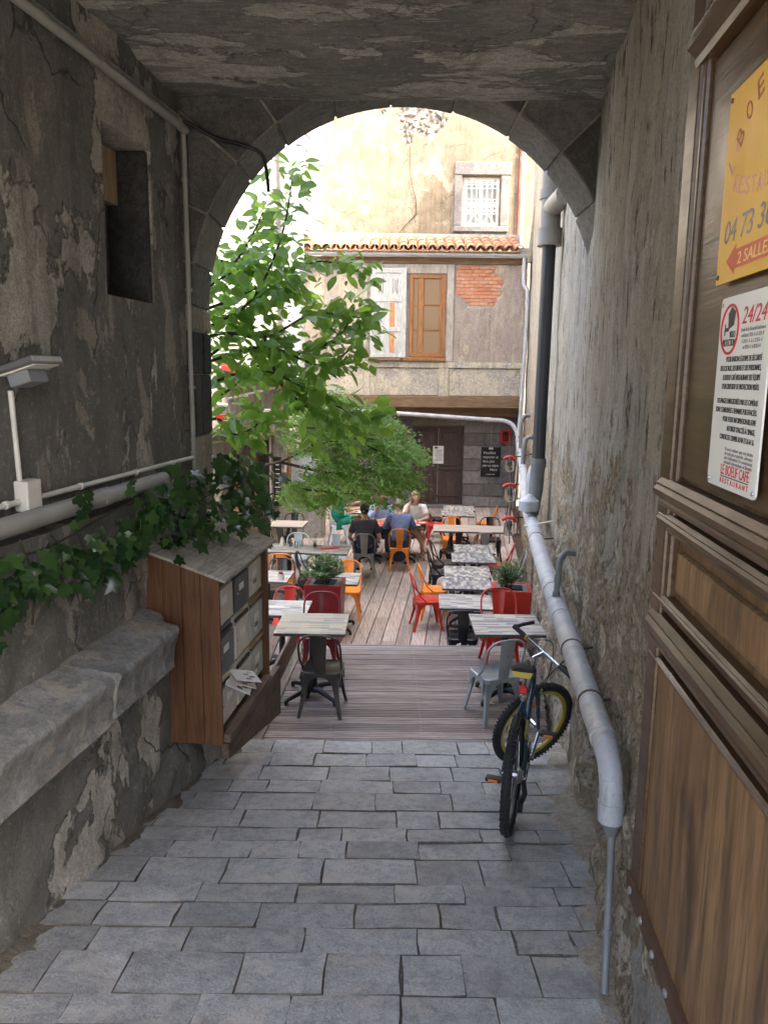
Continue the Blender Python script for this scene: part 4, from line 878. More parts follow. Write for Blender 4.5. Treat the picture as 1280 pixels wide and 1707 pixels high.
ringm=MB(); P=[(.052*math.cos(a),.052*math.sin(a),0) for a in lin(0,2*PI,33)[:-1]]; ringm.tube(P,.0035,6,close=True); put(ws,ringm.mesh('red_ring',MT['inkred']),.066,.345,.0035,name='red_ring')
cm=MB(); cm.prism([(-.005,.0),(.028,.008),(.034,.036),(.008,.048),(-.010,.034)],0,.0005); cm.prism([(-.028,-.012),(-.022,-.012),(-.022,.012),(-.028,.012)],0,.0005); cm.prism([(-.022,-.004),(-.002,-.004),(-.002,.004),(-.022,.004)],0,.0005); put(ws,cm.mesh('camera_icon',MT['ink']),.062,.345,.0044,name='camera_icon')
put(ws,text_mesh('VIDEO',.02,MT['ink'],.034,'CENTER'),.085,.327); put(ws,text_mesh('PROTECTION',.022,MT['ink'],.074,'CENTER'),.066,.309)
put(ws,text_mesh('24/24',.05,MT['inkred'],.13,'LEFT',.25),.135,.352)
for i,s_ in enumerate(('Code de la Sécurité Intérieure','articles L223-1 à L223-9','L251-1 à L255-1','et R251-1 à R253-4')): put(ws,text_mesh(s_,.011,MT['inkgrey'],.13-.012*i,'CENTER'),.2,.336-i*.012)
for i,(s_,w_,x1) in enumerate((('POUR RAISON LÉGITIME DE SÉCURITÉ',.20,.262),('DES LOCAUX, DES BIENS ET DES PERSONNES,',.232,.262),('LE BOEUF CAFÉ RESTAURANT EST ÉQUIPÉ',.212,.262),("D'UN DISPOSITIF DE PROTECTION VIDÉO.",.212,.262),('LES IMAGES ENREGISTRÉES PAR LES CAMÉRAS',.235,.262),('SONT CONSERVÉES 3 SEMAINES PUIS EFFACÉES.',.24,.262),('POUR TOUTE INFORMATION RELATIVE',.19,.262),("AU DROIT D'ACCÈS À L'IMAGE,",.16,.262),('CONTACTEZ OLIVIER AU 04 73 36 64 16.',.20,.262))):
    put(ws,text_mesh(s_,.0165,MT['ink'],w_,'RIGHT'),x1,.275-i*.0195-(.012 if i>3 else 0))
for i in range(4): put(ws,text_mesh(('Si vous estimez que vos droits','ne sont pas respectés, adressez','une réclamation à la commission','nationale informatique et libertés'),.01,MT['inkgrey'],.0) if False else text_mesh(('Si vous estimez que vos droits','ne sont pas respectés, adressez','une réclamation à la commission','nationale informatique et libertés')[i],.011,MT['inkgrey'],.16,'RIGHT'),.262,.084-i*.0095)
put(ws,text_mesh('LE BOEUF CAFÉ',.032,MT['inkred'],.165,'LEFT'),.085,.031); put(ws,MB().prism([(.085,.026),(.25,.026),(.25,.028),(.085,.028)],0,.0005).mesh('rule',MT['ink']),0,0,.0044,name='rule'); put(ws,text_mesh('R E S T A U R A N T',.016,MT['inkred'],.165,'LEFT'),.085,.012)
for x,y in ((.012,.40),(.012,.012),(.278,.012),(.278,.40)): put(ws,MB().lathe([(.005,0),(.004,.003)],8).mesh('screw',MT['steel']),x,y,.004,name='screw')
# ---------------------------------------------------------------- metal cafe chairs
def rr_poly(w_,d_,r,n=4):
    P=[]
    for cx,cy,a0 in ((w_/2-r,-d_/2+r,-PI/2),(w_/2-r,d_/2-r,0),(-w_/2+r,d_/2-r,PI/2),(-w_/2+r,-d_/2+r,PI)): P+=[(cx+r*math.cos(a0+PI/2*i/n),cy+r*math.sin(a0+PI/2*i/n)) for i in range(n+1)]
    return P
def chair_meshes():
    D={}; SH=.425
    # seat: dished pan with rounded rim
    o=rr_poly(.37,.36,.07); i1=rr_poly(.35,.34,.06); i2=rr_poly(.27,.26,.05); n=len(o)
    vs=[(x,y,SH-.045) for x,y in o]+[(x,y,SH-.006) for x,y in o]+[(x,y,SH) for x,y in i1]+[(x,y,SH-.012) for x,y in i2]+[(0,0,SH-.016)]
    fs=[(a+k*n,(a+1)%n+k*n,(a+1)%n+(k+1)*n,a+(k+1)*n) for k in range(3) for a in range(n)]+[(3*n+a,3*n+(a+1)%n,4*n) for a in range(n)]+[tuple(range(n-1,-1,-1))]
    D['seat']=MB().add(vs,fs).mesh('seat',None,.6)
    def leg(sx,sy):
        t=Vector((sx*.165,sy*.16,SH-.03)); b=Vector((sx*.205,sy*(.215 if sy>0 else .225),0)); m_=MB(); V=[];Fc=[]
        for k,(f,w_) in enumerate(((0,.085),(.18,.062),(.45,.042),(.8,.034),(1,.030))):
            c=t.lerp(b,f); c+=Vector((sx,sy,0))*.012*math.sin(f*PI)*-1
            inx,iny=-sx*w_,-sy*w_
            V+=[c,c+Vector((inx,0,0)),c+Vector((inx,iny*.12,0)),c+Vector((inx*.12,iny*.12,0)),c+Vector((inx*.12,iny,0)),c+Vector((0,iny,0))]
        for k in range(4):
            for e in range(6): Fc.append((k*6+e,k*6+(e+1)%6,(k+1)*6+(e+1)%6,(k+1)*6+e))
        Fc+=[(0,1,2,3,4,5),(29,28,27,26,25,24)]
        return m_.add(V,Fc).mesh('leg',None,.5)
    D['leg']=[leg(sx,sy) for sx in(-1,1) for sy in(-1,1)]
    # apron: arched sheet on each side
    ap=MB()
    for k in range(4):
        Q=Matrix.Rotation(k*PI/2,4,'Z'); N=9; V=[];Fc=[]
        for i in range(N):
            t=-1+2*i/(N-1); x=t*.135; dn=.028+.12*abs(t)**2.6
            for yy in (.172,.180): V+=[(x,yy+.02*(dn-.03),SH-.012),(x,yy+.04*dn,SH-.012-dn)]
        for i in range(N-1): a=i*4; b=a+4; Fc+=[(a+2,a+3,b+3,b+2),(a,b,b+1,a+1),(a+1,b+1,b+3,a+3)]
        ap.add(V,Fc,Q)
    D['apron']=ap.mesh('apron',None,.6)
    h=bezpts([(.178,-.02,SH-.02),(.186,-.12,.50),(.192,-.175,.60),(.186,-.205,.70),(.150,-.228,.765),(.085,-.238,.794),(0,-.241,.80)],4); h=h+[Vector((-p.x,p.y,p.z)) for p in reversed(h[:-1])]
    D['back_hoop']=MB().tube(h,.0105,7).mesh('back_hoop',None,.9)
    V=[];Fc=[]; prof=[(SH-.02,-.168,.052),(.5,-.182,.055),(.6,-.205,.062),(.7,-.226,.068),(.795,-.240,.073)]
    for zz_,yy,hw in prof:
        for th in(0,.006):
            for t in(-1,-.5,0,.5,1): V.append((t*hw,yy-.012*(1-t*t)+th,zz_))
    for k in range(4):
        a=k*10;b=a+10
        for t in range(4): Fc+=[(a+t,a+t+1,b+t+1,b+t),(a+5+t+1,a+5+t,b+5+t,b+5+t+1)]
        Fc+=[(a,b,b+5,a+5),(a+4,a+9,b+9,b+4)]
    Fc+=[(40+t,40+t+1,45+t+1,45+t) for t in range(4)]
    D['splat']=MB().add(V,Fc).mesh('splat',None,.7)
    return D
CHM=chair_meshes(); CHC={}
CPAINT={'gun':'gun_paint','darkred':'darkred','silver':'silver_paint','red':'red_paint','black':'black_paint','orange':'orange_paint','white':'white_paint','taupe':'taupe_paint'}
def cmesh(key,col,i=None):
    k=(key,col,i)
    if k not in CHC:
        me=(CHM[key] if i is None else CHM[key][i]).copy(); me.name=key; me.materials.append(MT[CPAINT[col]]); CHC[k]=me
    return CHC[k]
def make_chair(col,x,y,z_,a,label):
    t=thing('cafe_chair',label,'chair',(x,y,z_),-R(a),'metal cafe chairs on the terrace')
    new_obj('seat',cmesh('seat',col),None,t); new_obj('apron',cmesh('apron',col),None,t)
    for i in range(4): new_obj('leg',cmesh('leg',col,i),None,t)
    new_obj('back_hoop',cmesh('back_hoop',col),None,t); new_obj('splat',cmesh('splat',col),None,t); return t
CH=[('gun',-.55,6.78,.42,5,'dark gunmetal metal chair at the warm striped table on the platform'),
('darkred',-.65,7.72,.42,180,'dark red metal chair between the warm striped table and the red planter'),
('silver',1.03,6.70,.42,-20,'silver metal chair with chipped legs beside the parked bicycle'),
('red',1.27,7.95,.42,180,'bright red metal chair behind the table next to the bicycle'),
('black',.97,8.93,0,5,'glossy black metal chair at the grey striped table below the platform edge'),
('red',.62,10.46,0,82,'bright red metal chair side-on at the edge of the deck aisle'),
('orange',.75,10.99,0,85,'orange metal chair tucked in beside the side-on red chair'),
('black',.93,11.99,0,85,'black metal chair tucked side-on under the mosaic tables'),
('gun',1.02,12.66,0,80,'dark brown metal chair side-on next to the black one at the mosaic tables'),
('red',1.93,12.49,0,-75,'red metal chair by the wall behind the potted shrub'),
('silver',2.02,11.90,0,-85,'pale silver metal chair against the wall behind the red planter'),
('orange',1.33,14.62,0,180,'orange metal chair behind the brown striped pair of tables'),
('black',1.24,13.55,0,-25,'black metal chair turned askew at the brown striped pair of tables'),
('taupe',1.80,13.55,0,0,'grey metal chair drawn up to the brown striped pair of tables'),
('red',1.10,16.08,0,85,'red metal chair side-on in front of the brown house door'),
('black',1.12,16.75,0,80,'black metal chair just behind the red one by the house door'),
('orange',2.2,16.30,0,-75,'orange metal chair side-on beside the leaning iron rods'),
('black',2.08,14.62,0,180,'black metal chair behind the brown striped tables, nearer the wall'),
('black',-1.78,14.86,0,180,'black metal chair behind the small table by the concrete wall'),
('gun',-1.79,13.80,0,20,'brown metal chair drawn up to the small table by the concrete wall'),
('white',-1.49,12.90,0,180,'white metal chair behind the long laid table, near the glasses'),
('white',-.82,12.84,0,180,'pale blue metal chair behind the long laid table with red napkins'),
('orange',-1.58,11.75,0,0,'orange metal chair drawn up to the long laid table'),
('gun',-1.52,11.0,0,180,'dark metal chair behind the table next to the letterbox post'),
('black',-.98,11.70,0,0,'black metal chair at the long laid table behind the potted shrub'),
('orange',-.52,10.91,0,180,'orange metal chair behind the table beside the left planter'),
('red',-1.21,9.42,0,180,'red metal chair behind the grey table under the letterbox post'),
('taupe',-.34,13.33,0,0,'taupe metal chair under the person in the dark grey shirt'),
('orange',.29,13.80,0,0,'orange metal chair under the person in the mid-blue shirt'),
('white',-.95,15.95,0,80,'pale grey metal chair under the person in green'),
('red',-.05,15.05,0,180,'red metal chair under the person in the light blue shirt'),
('silver',.62,15.10,0,180,'silver metal chair under the person in white'),
('gun',-1.12,11.62,0,95,'dark brown metal chair side-on holding a white napkin pot')]
for c in CH: make_chair(*c)
# ---------------------------------------------------------------- pedestal tables
TMC={}
def make_table(x,y,z_,rz,lam,label,w_=.66,d_=.62,group='pedestal tables on the terrace',h=.74):
    t=thing('pedestal_table',label,'table',(x,y,z_),rz,group)
    key=(lam,w_,d_)
    if key not in TMC:
        top=MB().prism(rr_poly(w_,d_,.006,2),h-.004,h).mesh('tabletop',MT[lam]); ed=MB().prism(rr_poly(w_-.002,d_-.002,.006,2),h-.03,h-.0045).mesh('table_edge',MT['edge'])
        colm=MB().lathe([(.10,.07),(.04,.085),(.038,h-.06),(.12,h-.045),(.12,h-.031)],14).mesh('column',MT['iron'],.6)
        arms=[MB().tube([(0,0,.085),(.12*math.cos(a),.12*math.sin(a),.085),(.30*math.cos(a),.30*math.sin(a),.05),(.33*math.cos(a),.33*math.sin(a),.03)],[.03,.028,.02,.02],8).mesh('base_arm',MT['iron'],.8) for a in (PI/4,3*PI/4,5*PI/4,7*PI/4)]
        ft=MB().lathe([(.018,0),(.02,.005),(.02,.035)],8).mesh('foot',MT['black_paint'],.6)
        TMC[key]=(top,ed,colm,arms,ft)
    top,ed,colm,arms,ft=TMC[key]
    tp_=new_obj('tabletop',top,None,t); new_obj('table_edge',ed,None,tp_); new_obj('column',colm,None,t)
    for k,am in enumerate(arms):
        a=PI/4+k*PI/2; b=new_obj('base_arm',am,None,t); new_obj('foot',ft,None,b,(.325*math.cos(a),.325*math.sin(a),0))
    return t
TB_=[(-.67,7.08,.42,-.02,'lam_w','warm ochre striped table on the platform by the letterboxes'),
(1.19,7.12,.42,.0,'lam_x','grey striped table on the platform beside the bicycle'),
(1.03,9.28,0,-.05,'lam_x','grey striped table just below the platform edge, beside the red planter'),
(1.13,10.16,0,-.06,'lam_y','dark mosaic table next to the red planter by the wall'),
(1.21,10.79,0,-.06,'lam_y','dark mosaic table pushed behind another, beside the orange side-on chair'),
(1.39,11.66,0,-.06,'lam_y','dark mosaic table with the black side-on chair'),
(1.48,12.29,0,-.06,'lam_y','dark mosaic table with the dark brown side-on chair'),
(1.25,14.02,0,-.06,'lam_p','brown striped table with the orange chair behind it'),
(1.90,13.98,0,-.06,'lam_p','brown striped table nearer the wall, with the grey chair'),
(1.52,15.60,0,-.06,'lam_y','small mosaic table near the leaning iron rods'),
(1.60,16.24,0,-.06,'lam_y','small mosaic table before the brown house door'),
(-1.81,14.28,0,-.08,'lam_p','pale brown table by the concrete wall'),
(-1.54,12.20,0,-.06,'lam_x','grey striped table carrying the glasses and sugar jars'),
(-.89,12.12,0,-.06,'lam_x','grey striped table carrying the red napkins'),
(-1.62,10.42,0,-.06,'lam_x','grey striped table half hidden behind the letterbox post'),
(-.66,10.34,0,-.05,'lam_x','grey striped table standing behind the left red planter'),
(-1.22,8.93,0,-.04,'lam_x','grey striped table between the board screen and the red chair'),
(-.29,14.45,0,-.04,'lam_p','brown table with red menus in front of the person in dark grey'),
(.37,14.52,0,-.04,'lam_p','brown table in front of the person in the mid-blue shirt'),
(-.33,15.80,0,-.04,'lam_p','small brown table beside the person in green')]
for t in TB_: make_table(*t)
# things on the tables
def gl(x,y,z_,label,h=.11,r=.033,fill=None):
    t=thing('drinking_glass',label,'glass',(x,y,z_),0,'glasses on the laid table')
    MB().lathe([(r*.75,0),(r*.8,.004),(r,h),(r-.003,h),(r*.72,.01)],12).build('glass_body',MT['cleanglass'],t,smooth=.6)
    if fill: MB().lathe([(r*.70,.012),(r*.82,h*.6)],12).build('drink',fill,t,smooth=.6)
MT['amber']=paint('amber_drink',(.35,.16,.04),.2)
gl(-1.52,12.30,.741,'tall glass with amber drink on the laid table',.12,.034,MT['amber']); gl(-1.42,12.22,.741,'empty clear glass beside the amber drink'); gl(-1.35,12.32,.741,'empty clear glass furthest from the sugar jar'); gl(-1.12,12.25,.741,'glass with amber drink beside the red napkin',.12,.034,MT['amber'])
sj=thing('sugar_jar','cream sugar jar with a lid on the laid table','jar',(-1.66,12.34,.741)); MB().lathe([(.04,0),(.045,.03),(.035,.09),(.028,.12)],12).build('jar_body',MT['cream'],sj,smooth=.6); MB().lathe([(.03,.121),(.032,.13),(.012,.15)],12).build('lid',MT['steel'],sj,smooth=.6)
np_=thing('napkin_pot','white napkin pot on the seat of the dark brown chair','pot',(-1.12,11.62,.415)); MB().lathe([(.045,0),(.05,.09),(.046,.09),(.04,.01)],12).build('pot_body',MT['whitep'],np_,smooth=.6); MB().box((0,0,.07),(.05,.05,.09),rz=.4).build('napkin_stack',MT['paper'],np_,bev=.004)
np2=thing('napkin_pot','white napkin pot on the table half hidden behind the letterbox post','pot',(-1.40,10.20,.741)); MB().lathe([(.045,0),(.05,.09),(.046,.09),(.04,.01)],12).build('pot_body',MT['whitep'],np2,smooth=.6); MB().box((0,0,.07),(.05,.05,.09),rz=.4).build('napkin_stack',MT['darkred'],np2,bev=.004)
MT['rednap']=paint('red_paper',(.62,.05,.04),.7)
for x,y,rz_,lb in ((-.93,12.15,.4,'red folded napkin lying flat on the laid table'),(-.80,12.22,1.1,'red napkin turned askew beside the flat one on the laid table')):
    tag(MB().prism([(-.1,-.06),(.1,-.07),(.09,.06),(-.08,.07)],0,.006).build('napkin',MT['rednap'],loc=(x,y,.741),rot=(0,0,rz_)),lb,'napkin')
for x,y,rz_,lb in ((-.02,14.62,.2,'red menu card lying before the person in light blue'),(-.12,14.32,.9,'red menu card lying before the person in dark grey'),(.72,14.5,-.3,'red and white menu card at the table end by the person in white')):
    o=MB().box((0,0,.003),(.2,.28,.005)).build('menu_card',MT['rednap'],loc=(x,y,.741),rot=(0,0,rz_)); tag(o,lb,'menu'); MB().box((0,.02,.0062),(.12,.08,.0008)).build('print',MT['paper'],o)
# ---------------------------------------------------------------- planters
def planter(x,y,rz,label):
    t=thing('planter',label,'planter',(x,y,0),rz,'red planters on the deck'); h=.84
    ob=rr_poly(.40,.40,.01,2); ot=rr_poly(.48,.48,.01,2); it=rr_poly(.40,.40,.01,2); ib=rr_poly(.39,.39,.01,2); n=len(ob)
    V=[(a,b,0) for a,b in ob]+[(a,b,h) for a,b in ot]+[(a,b,h) for a,b in it]+[(a,b,h-.12) for a,b in ib]
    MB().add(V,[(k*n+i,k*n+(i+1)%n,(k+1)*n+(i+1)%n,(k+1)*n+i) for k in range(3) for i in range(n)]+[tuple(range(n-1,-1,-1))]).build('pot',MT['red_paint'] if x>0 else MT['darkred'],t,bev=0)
    lt=rr_poly(.395,.395,.01,2); l2=rr_poly(.28,.28,.01,2); V=[(a,b,h-.006) for a,b in lt]+[(a,b,h-.010) for a,b in l2]+[(a,b,h-.08) for a,b in l2]
    MB().add(V,[(k*n+i,k*n+(i+1)%n,(k+1)*n+(i+1)%n,(k+1)*n+i) for k in range(2) for i in range(n)]).build('liner',MT['pvcdark'],t)
    MB().prism(rr_poly(.385,.385,.01,2),h-.11,h-.07).build('soil',MT['soil'],t)
def blade_leaf(L,W,mb,M,lift=.15):
    mb.add([(0,0,0),(-W/2,L*.4,lift*L*.5),(0,L*.42,lift*L*.2),(W/2,L*.4,lift*L*.5),(0,L,0)],[(0,2,1),(0,3,2),(1,2,4),(2,3,4)],M)
def shrub(x,y,z_,label,seed,n=420,hh=.34,rad=.2):
    t=thing('potted_shrub',label,'shrub',(x,y,z_)); pr=random.Random(seed); lf=MB(); sm_=MB()
    for k in range(26):
        a=pr.uniform(0,2*PI); e=pr.uniform(.05,1)**.8; top=Vector((math.cos(a)*rad*e,math.sin(a)*rad*e,hh*(1.05-.45*e*e)*pr.uniform(.75,1.05)))
        pth=bezpts([(math.cos(a)*.02,math.sin(a)*.02,0),top*.5+Vector((0,0,.04)),top],4); sm_.tube(pth,.003,4)
        for q_ in range(n//26):
            f=pr.uniform(.3,1.05); p=Vector((0,0,0)).lerp(top,f)+Vector((pr.gauss(0,.012),pr.gauss(0,.012),.03*math.sin(f*PI)))
            M=Matrix.Translation(p)@Matrix.Rotation(pr.uniform(0,2*PI),4,'Z')@Matrix.Rotation(pr.uniform(-.2,1.0),4,'X'); blade_leaf(pr.uniform(.05,.10),pr.uniform(.018,.03),lf,M)
    f=lf.build('foliage',MT['leaf_shrub'],t); f['kind']='stuff'; sm_.build('stem_cluster',MT['bark'],t)['kind']='stuff'
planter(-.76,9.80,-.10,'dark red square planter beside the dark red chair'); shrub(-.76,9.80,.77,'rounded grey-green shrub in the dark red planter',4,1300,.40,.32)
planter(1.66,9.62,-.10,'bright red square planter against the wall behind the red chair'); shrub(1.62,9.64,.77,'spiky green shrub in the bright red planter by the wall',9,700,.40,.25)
# ---------------------------------------------------------------- bicycle
bk_h=R(17); d=Vector((math.sin(bk_h),math.cos(bk_h),-.155)).normalized(); rt=d.cross(Vector((0,0,1))).normalized(); upv=rt.cross(d)
lean=R(.8); rt2=rt*math.cos(lean)-upv*math.sin(lean); up2=upv*math.cos(lean)+rt*math.sin(lean)
bk=thing('bicycle','dark teal mountain bike with knobbly tyres parked against the wall','bicycle'); BP=Vector((.725,3.97,gz(3.97)+.004))
bk.matrix_world=Matrix(((rt2.x,d.x,up2.x,BP.x),(rt2.y,d.y,up2.y,BP.y),(rt2.z,d.z,up2.z,BP.z),(0,0,0,1)))
MT['teal']=paint('dark_teal_frame',(.018,.05,.068),.28); MT['rubber']=paint('black_rubber',(.016,.016,.017),.75); MT['rimy']=paint('yellow_rim',(.46,.36,.05),.35); MT['rimg']=paint('grey_rim',(.10,.10,.105),.4,.5); MT['refl']=paint('orange_reflector',(.9,.22,.01),.25); MT['sadyel']=paint('yellow_saddle_side',(.60,.46,.05),.5); MT['vbrake']=paint('olive_yellow_brake',(.42,.40,.10),.35,.3); MT['tail']=paint('red_tail_lamp',(.65,.02,.015),.2); MT['chrome']=paint('polished_alloy',(.62,.62,.63),.22,.95)
WR=.33
def wheel(cen,Q,rim,refl):
    wl=bpy.data.objects.new('wheel',None); COL.objects.link(wl); wl.parent=bk; wl.matrix_local=Matrix.Translation(cen)@Q
    ty=MB(); cr=WR-.028
    N=64
    ty.tube([(0,cr*math.cos(2*PI*k/N),cr*math.sin(2*PI*k/N)) for k in range(N)],.026,10,close=True)
    for k in range(72):
        a=2*PI*k/72
        Qk=Matrix.Rotation(a,4,'X')
        for xo,tl,zz_ in ((0,.02,WR-.001),(-.016 if k%2 else -.019,.017,WR-.009),(.016 if k%2 else .019,.017,WR-.009)):
            ty.box((xo*1.05,0,zz_),(.011,tl*.8,.012),Qk@Matrix.Rotation(xo*12*(1),4,'Y') if False else Qk)
    ty.build('tyre',MT['rubber'],wl,smooth=.5)
    rm=MB(); P=[]
    prof=[(-.011,.282),(-.013,.262),(-.006,.252),(.006,.252),(.013,.262),(.011,.282)]; n=len(prof); V=[];Fc=[]
    for k in range(N):
        a=2*PI*k/N
        for x,r in prof: V.append((x,r*math.cos(a),r*math.sin(a)))
    for k in range(N):
        for e in range(n-1): Fc.append((k*n+e,k*n+e+1,((k+1)%N)*n+e+1,((k+1)%N)*n+e))
    rm.add(V,Fc).build('rim',rim,wl,smooth=.6)
    sp=MB()
    for k in range(28):
        a=2*PI*k/28; s=1 if k%2 else -1; b=a+s*.5*(1 if (k//2)%2 else -1)
        sp.tube([(s*.028,.022*math.cos(b),.022*math.sin(b)),(0,.256*math.cos(a),.256*math.sin(a))],.0012,4)
    sp.build('spoke_set',MT['chrome'],wl)['kind']='stuff'
    MB().tube([(-.06,0,0),(-.034,0,0),(-.03,0,0),(.03,0,0),(.034,0,0),(.06,0,0)],[.007,.007,.024,.024,.007,.007],10).build('hub',MT['chrome'],wl,smooth=.6)
    if refl: MB().box((0,.17,-.12),(.012,.10,.035),Matrix.Rotation(0,4,'X')@Matrix.Rotation(.6,4,'X')).build('reflector',MT['refl'],wl,bev=.003)
    return wl
wheel((0,0,WR),Matrix.Rotation(.3,4,'X'),MT['rimg'],False)
FA=Vector((0,1.05,WR)); HT=Vector((0,.80,.77)); ax=(HT-Vector((0,.86,.66))).normalized()
ST=Matrix.Translation(HT)@Matrix.Rotation(R(-46),4,ax)@Matrix.Translation(-HT)
def bpart(name,mat,mb,smooth=.7,bev=0): return mb.build(name,mat,bk,smooth=smooth,bev=bev)
Fc_=ST@FA; wheel(Fc_,Matrix.Rotation(R(-46),4,ax)@Matrix.Rotation(2.2,4,'X'),MT['rimy'],True)
BB=Vector((0,.42,.30)); SC=Vector((0,.28,.70)); HB1=Vector((0,.865,.645)); RA=Vector((0,0,WR))
fr=MB(); fr.tube([BB,SC],.016,10); fr.tube([SC-Vector((0,0,.03)),HT-Vector((0,-.01,.03))],.017,10); fr.tube([BB,HB1+Vector((0,0,.02))],.019,10); fr.tube([HT,HB1],.021,10)
for s in(-1,1): fr.tube([SC-Vector((0,0,.02)),SC*.6+RA*.4+Vector((s*.045,0,-.02)),RA+Vector((s*.062,0,0))],.009,8); fr.tube([BB+Vector((s*.02,0,0)),BB*.5+RA*.5+Vector((s*.05,0,0)),RA+Vector((s*.062,0,0))],.010,8)
bpart('frame',MT['teal'],fr)
bpart('seat_post',MT['chrome'],MB().tube([SC,SC+Vector((0,-.045,.18))],.0135,10)); bpart('seat_clamp',MT['chrome'],MB().tube([SC-Vector((0,0,.015)),SC+Vector((0,-.004,.015))],.021,10))
# saddle
sv=[];sf=[]; secs=[(-.13,.062,.0),(-.10,.072,.012),(-.04,.060,.012),(.03,.034,.006),(.10,.022,.004),(.14,.016,0),(.15,.008,-.01)]; n=9
S0=SC+Vector((0,-.055,.205))
for yy,hw,zz_ in secs:
    for k in range(n):
        a=PI*k/(n-1); sv.append(S0+Vector((-hw*math.cos(a),yy,zz_+.022*math.sin(a)-.012)))
for i in range(len(secs)-1):
    for k in range(n-1): sf.append((i*n+k,i*n+k+1,(i+1)*n+k+1,(i+1)*n+k))
sf+=[tuple(range(n)),tuple(len(secs)*n-1-k for k in range(n))]+[(i*n,(i+1)*n,(i+1)*n+n-1,i*n+n-1) for i in range(len(secs)-1)]
sad=bpart('saddle',MT['rubber'],MB().add(sv,sf),.9)
ss=MB(); V=[S0+Vector((x,yy,zz_)) for yy,hw,z2 in secs for x,zz_ in ((-hw*.98,z2-.013),(-hw*.75,z2-.045),(hw*.75,z2-.045),(hw*.98,z2-.013))]
ss.add(V,[(i*4+k,i*4+(k+1)%4,(i+1)*4+(k+1)%4,(i+1)*4+k) for i in range(len(secs)-1) for k in range(4)]+[(0,1,2,3)]); new_obj('saddle_side',ss.mesh('saddle_side',MT['sadyel'],.6),None,sad)
bpart('tail_lamp',MT['tail'],MB().box(SC+Vector((.0,-.055,.06)),(.05,.03,.045)),None,.006)
# fork, stem, handlebar
def sp_(p): return ST@Vector(p)
fk=MB(); cr_=HB1+Vector((0,.01,-.03)); fk.tube([sp_(HB1),sp_(cr_)],.018,8)
for s in(-1,1): fk.tube([sp_(cr_),sp_(cr_+Vector((s*.058,.005,-.005))),sp_(FA*.6+cr_*.4+Vector((s*.06,0,0))),sp_(FA+Vector((s*.058,0,0)))],[.016,.017,.014,.010],8)
bpart('fork',MT['teal'],fk)
bpart('stem',MT['chrome'],MB().tube([sp_(HT),sp_(HT+ax*.09),sp_(HT+ax*.10+Vector((0,.07,.03)))],.015,10))
HC=HT+ax*.10+Vector((0,.075,.035))
bpart('handlebar',MT['chrome'],MB().tube([sp_(HC+Vector((x,-abs(x)*.12,abs(x)*.06))) for x in (-.29,-.2,-.1,0,.1,.2,.29)],.0125,10))
for s in(-1,1):
    bpart('grip',MT['rubber'],MB().tube([sp_(HC+Vector((s*x,-x*.12,x*.06))) for x in (.18,.22,.26,.30)],[.016,.0175,.0165,.018],10))
    bpart('bar_end',MT['rubber'],MB().tube([sp_(HC+Vector((s*.292,-.035,.018))),sp_(HC+Vector((s*.297,.03,.04))),sp_(HC+Vector((s*.285,.11,.075)))],[.014,.0135,.013],8))
    bpart('brake_lever',MT['iron'],MB().tube([sp_(HC+Vector((s*.16,0,.01))),sp_(HC+Vector((s*.18,.05,-.0))),sp_(HC+Vector((s*.27,.055,-.015)))],[.011,.008,.005],6))
bpart('yellow_ring',MT['rimy'],MB().tube([sp_(HC+Vector((-.165,-.02,.01))),sp_(HC+Vector((-.178,-.021,.0105)))],.019,10))
for a_,b_ in ((.14,.25),(-.14,.22)): bpart('brake_cable',MT['iron'],MB().tube(bezpts([sp_(HC+Vector((a_,.02,.01))),sp_(HC+Vector((a_*.6,.14,.03))),sp_(HC+Vector((.02,.12,-.16))),sp_(HB1+Vector((.02,.05,-.02)))],5),.003,5))
for s in(-1,1):
    bpart('brake_arm',MT['vbrake'],MB().tube([Vector((s*.045,.16,.60)),Vector((s*.047,.10,.54)),Vector((s*.05,.14,.50))],[.008,.012,.010],7))
    bpart('brake_arm',MT['vbrake'],MB().tube([sp_(cr_+Vector((s*.05,.035,.03))),sp_(cr_+Vector((s*.055,.035,-.06)))],[.008,.012],7))
bpart('brake_bridge',MT['chrome'],MB().tube([Vector((-.045,.16,.60)),Vector((0,.165,.625)),Vector((.045,.16,.60))],.004,6))
# drivetrain
ck=MB(); 
for k in range(3): r_=.095-.02*k; ck.tube([(.045-.008*k,BB.y+r_*math.cos(2*PI*i/28),BB.z+r_*math.sin(2*PI*i/28)) for i in range(28)],.004,5,close=True)
bpart('chainring',MT['iron'],ck); ck2=MB()
for k in range(6): r_=.045-.004*k; ck2.tube([(.030+.005*k,r_*math.cos(2*PI*i/20),WR+r_*math.sin(2*PI*i/20)) for i in range(20)],.0035,5,close=True)
bpart('cassette',MT['steel'],ck2); bpart('derailleur',MT['iron'],MB().tube([(.06,-.01,WR-.02),(.075,-.02,WR-.09),(.055,.03,WR-.15)],[.014,.016,.02],8).tube([(.05,.03,WR-.15),(.05,.0,WR-.21)],.018,8))
bpart('chain',MT['iron'],MB().tube([(.045,BB.y,BB.z+.095),(.045,0,WR+.042)],.004,5).tube([(.045,BB.y,BB.z-.095),(.05,.03,WR-.17)],.004,5))
bpart('bottom_bracket',MT['iron'],MB().tube([BB-Vector((.05,0,0)),BB+Vector((.05,0,0))],.02,10))
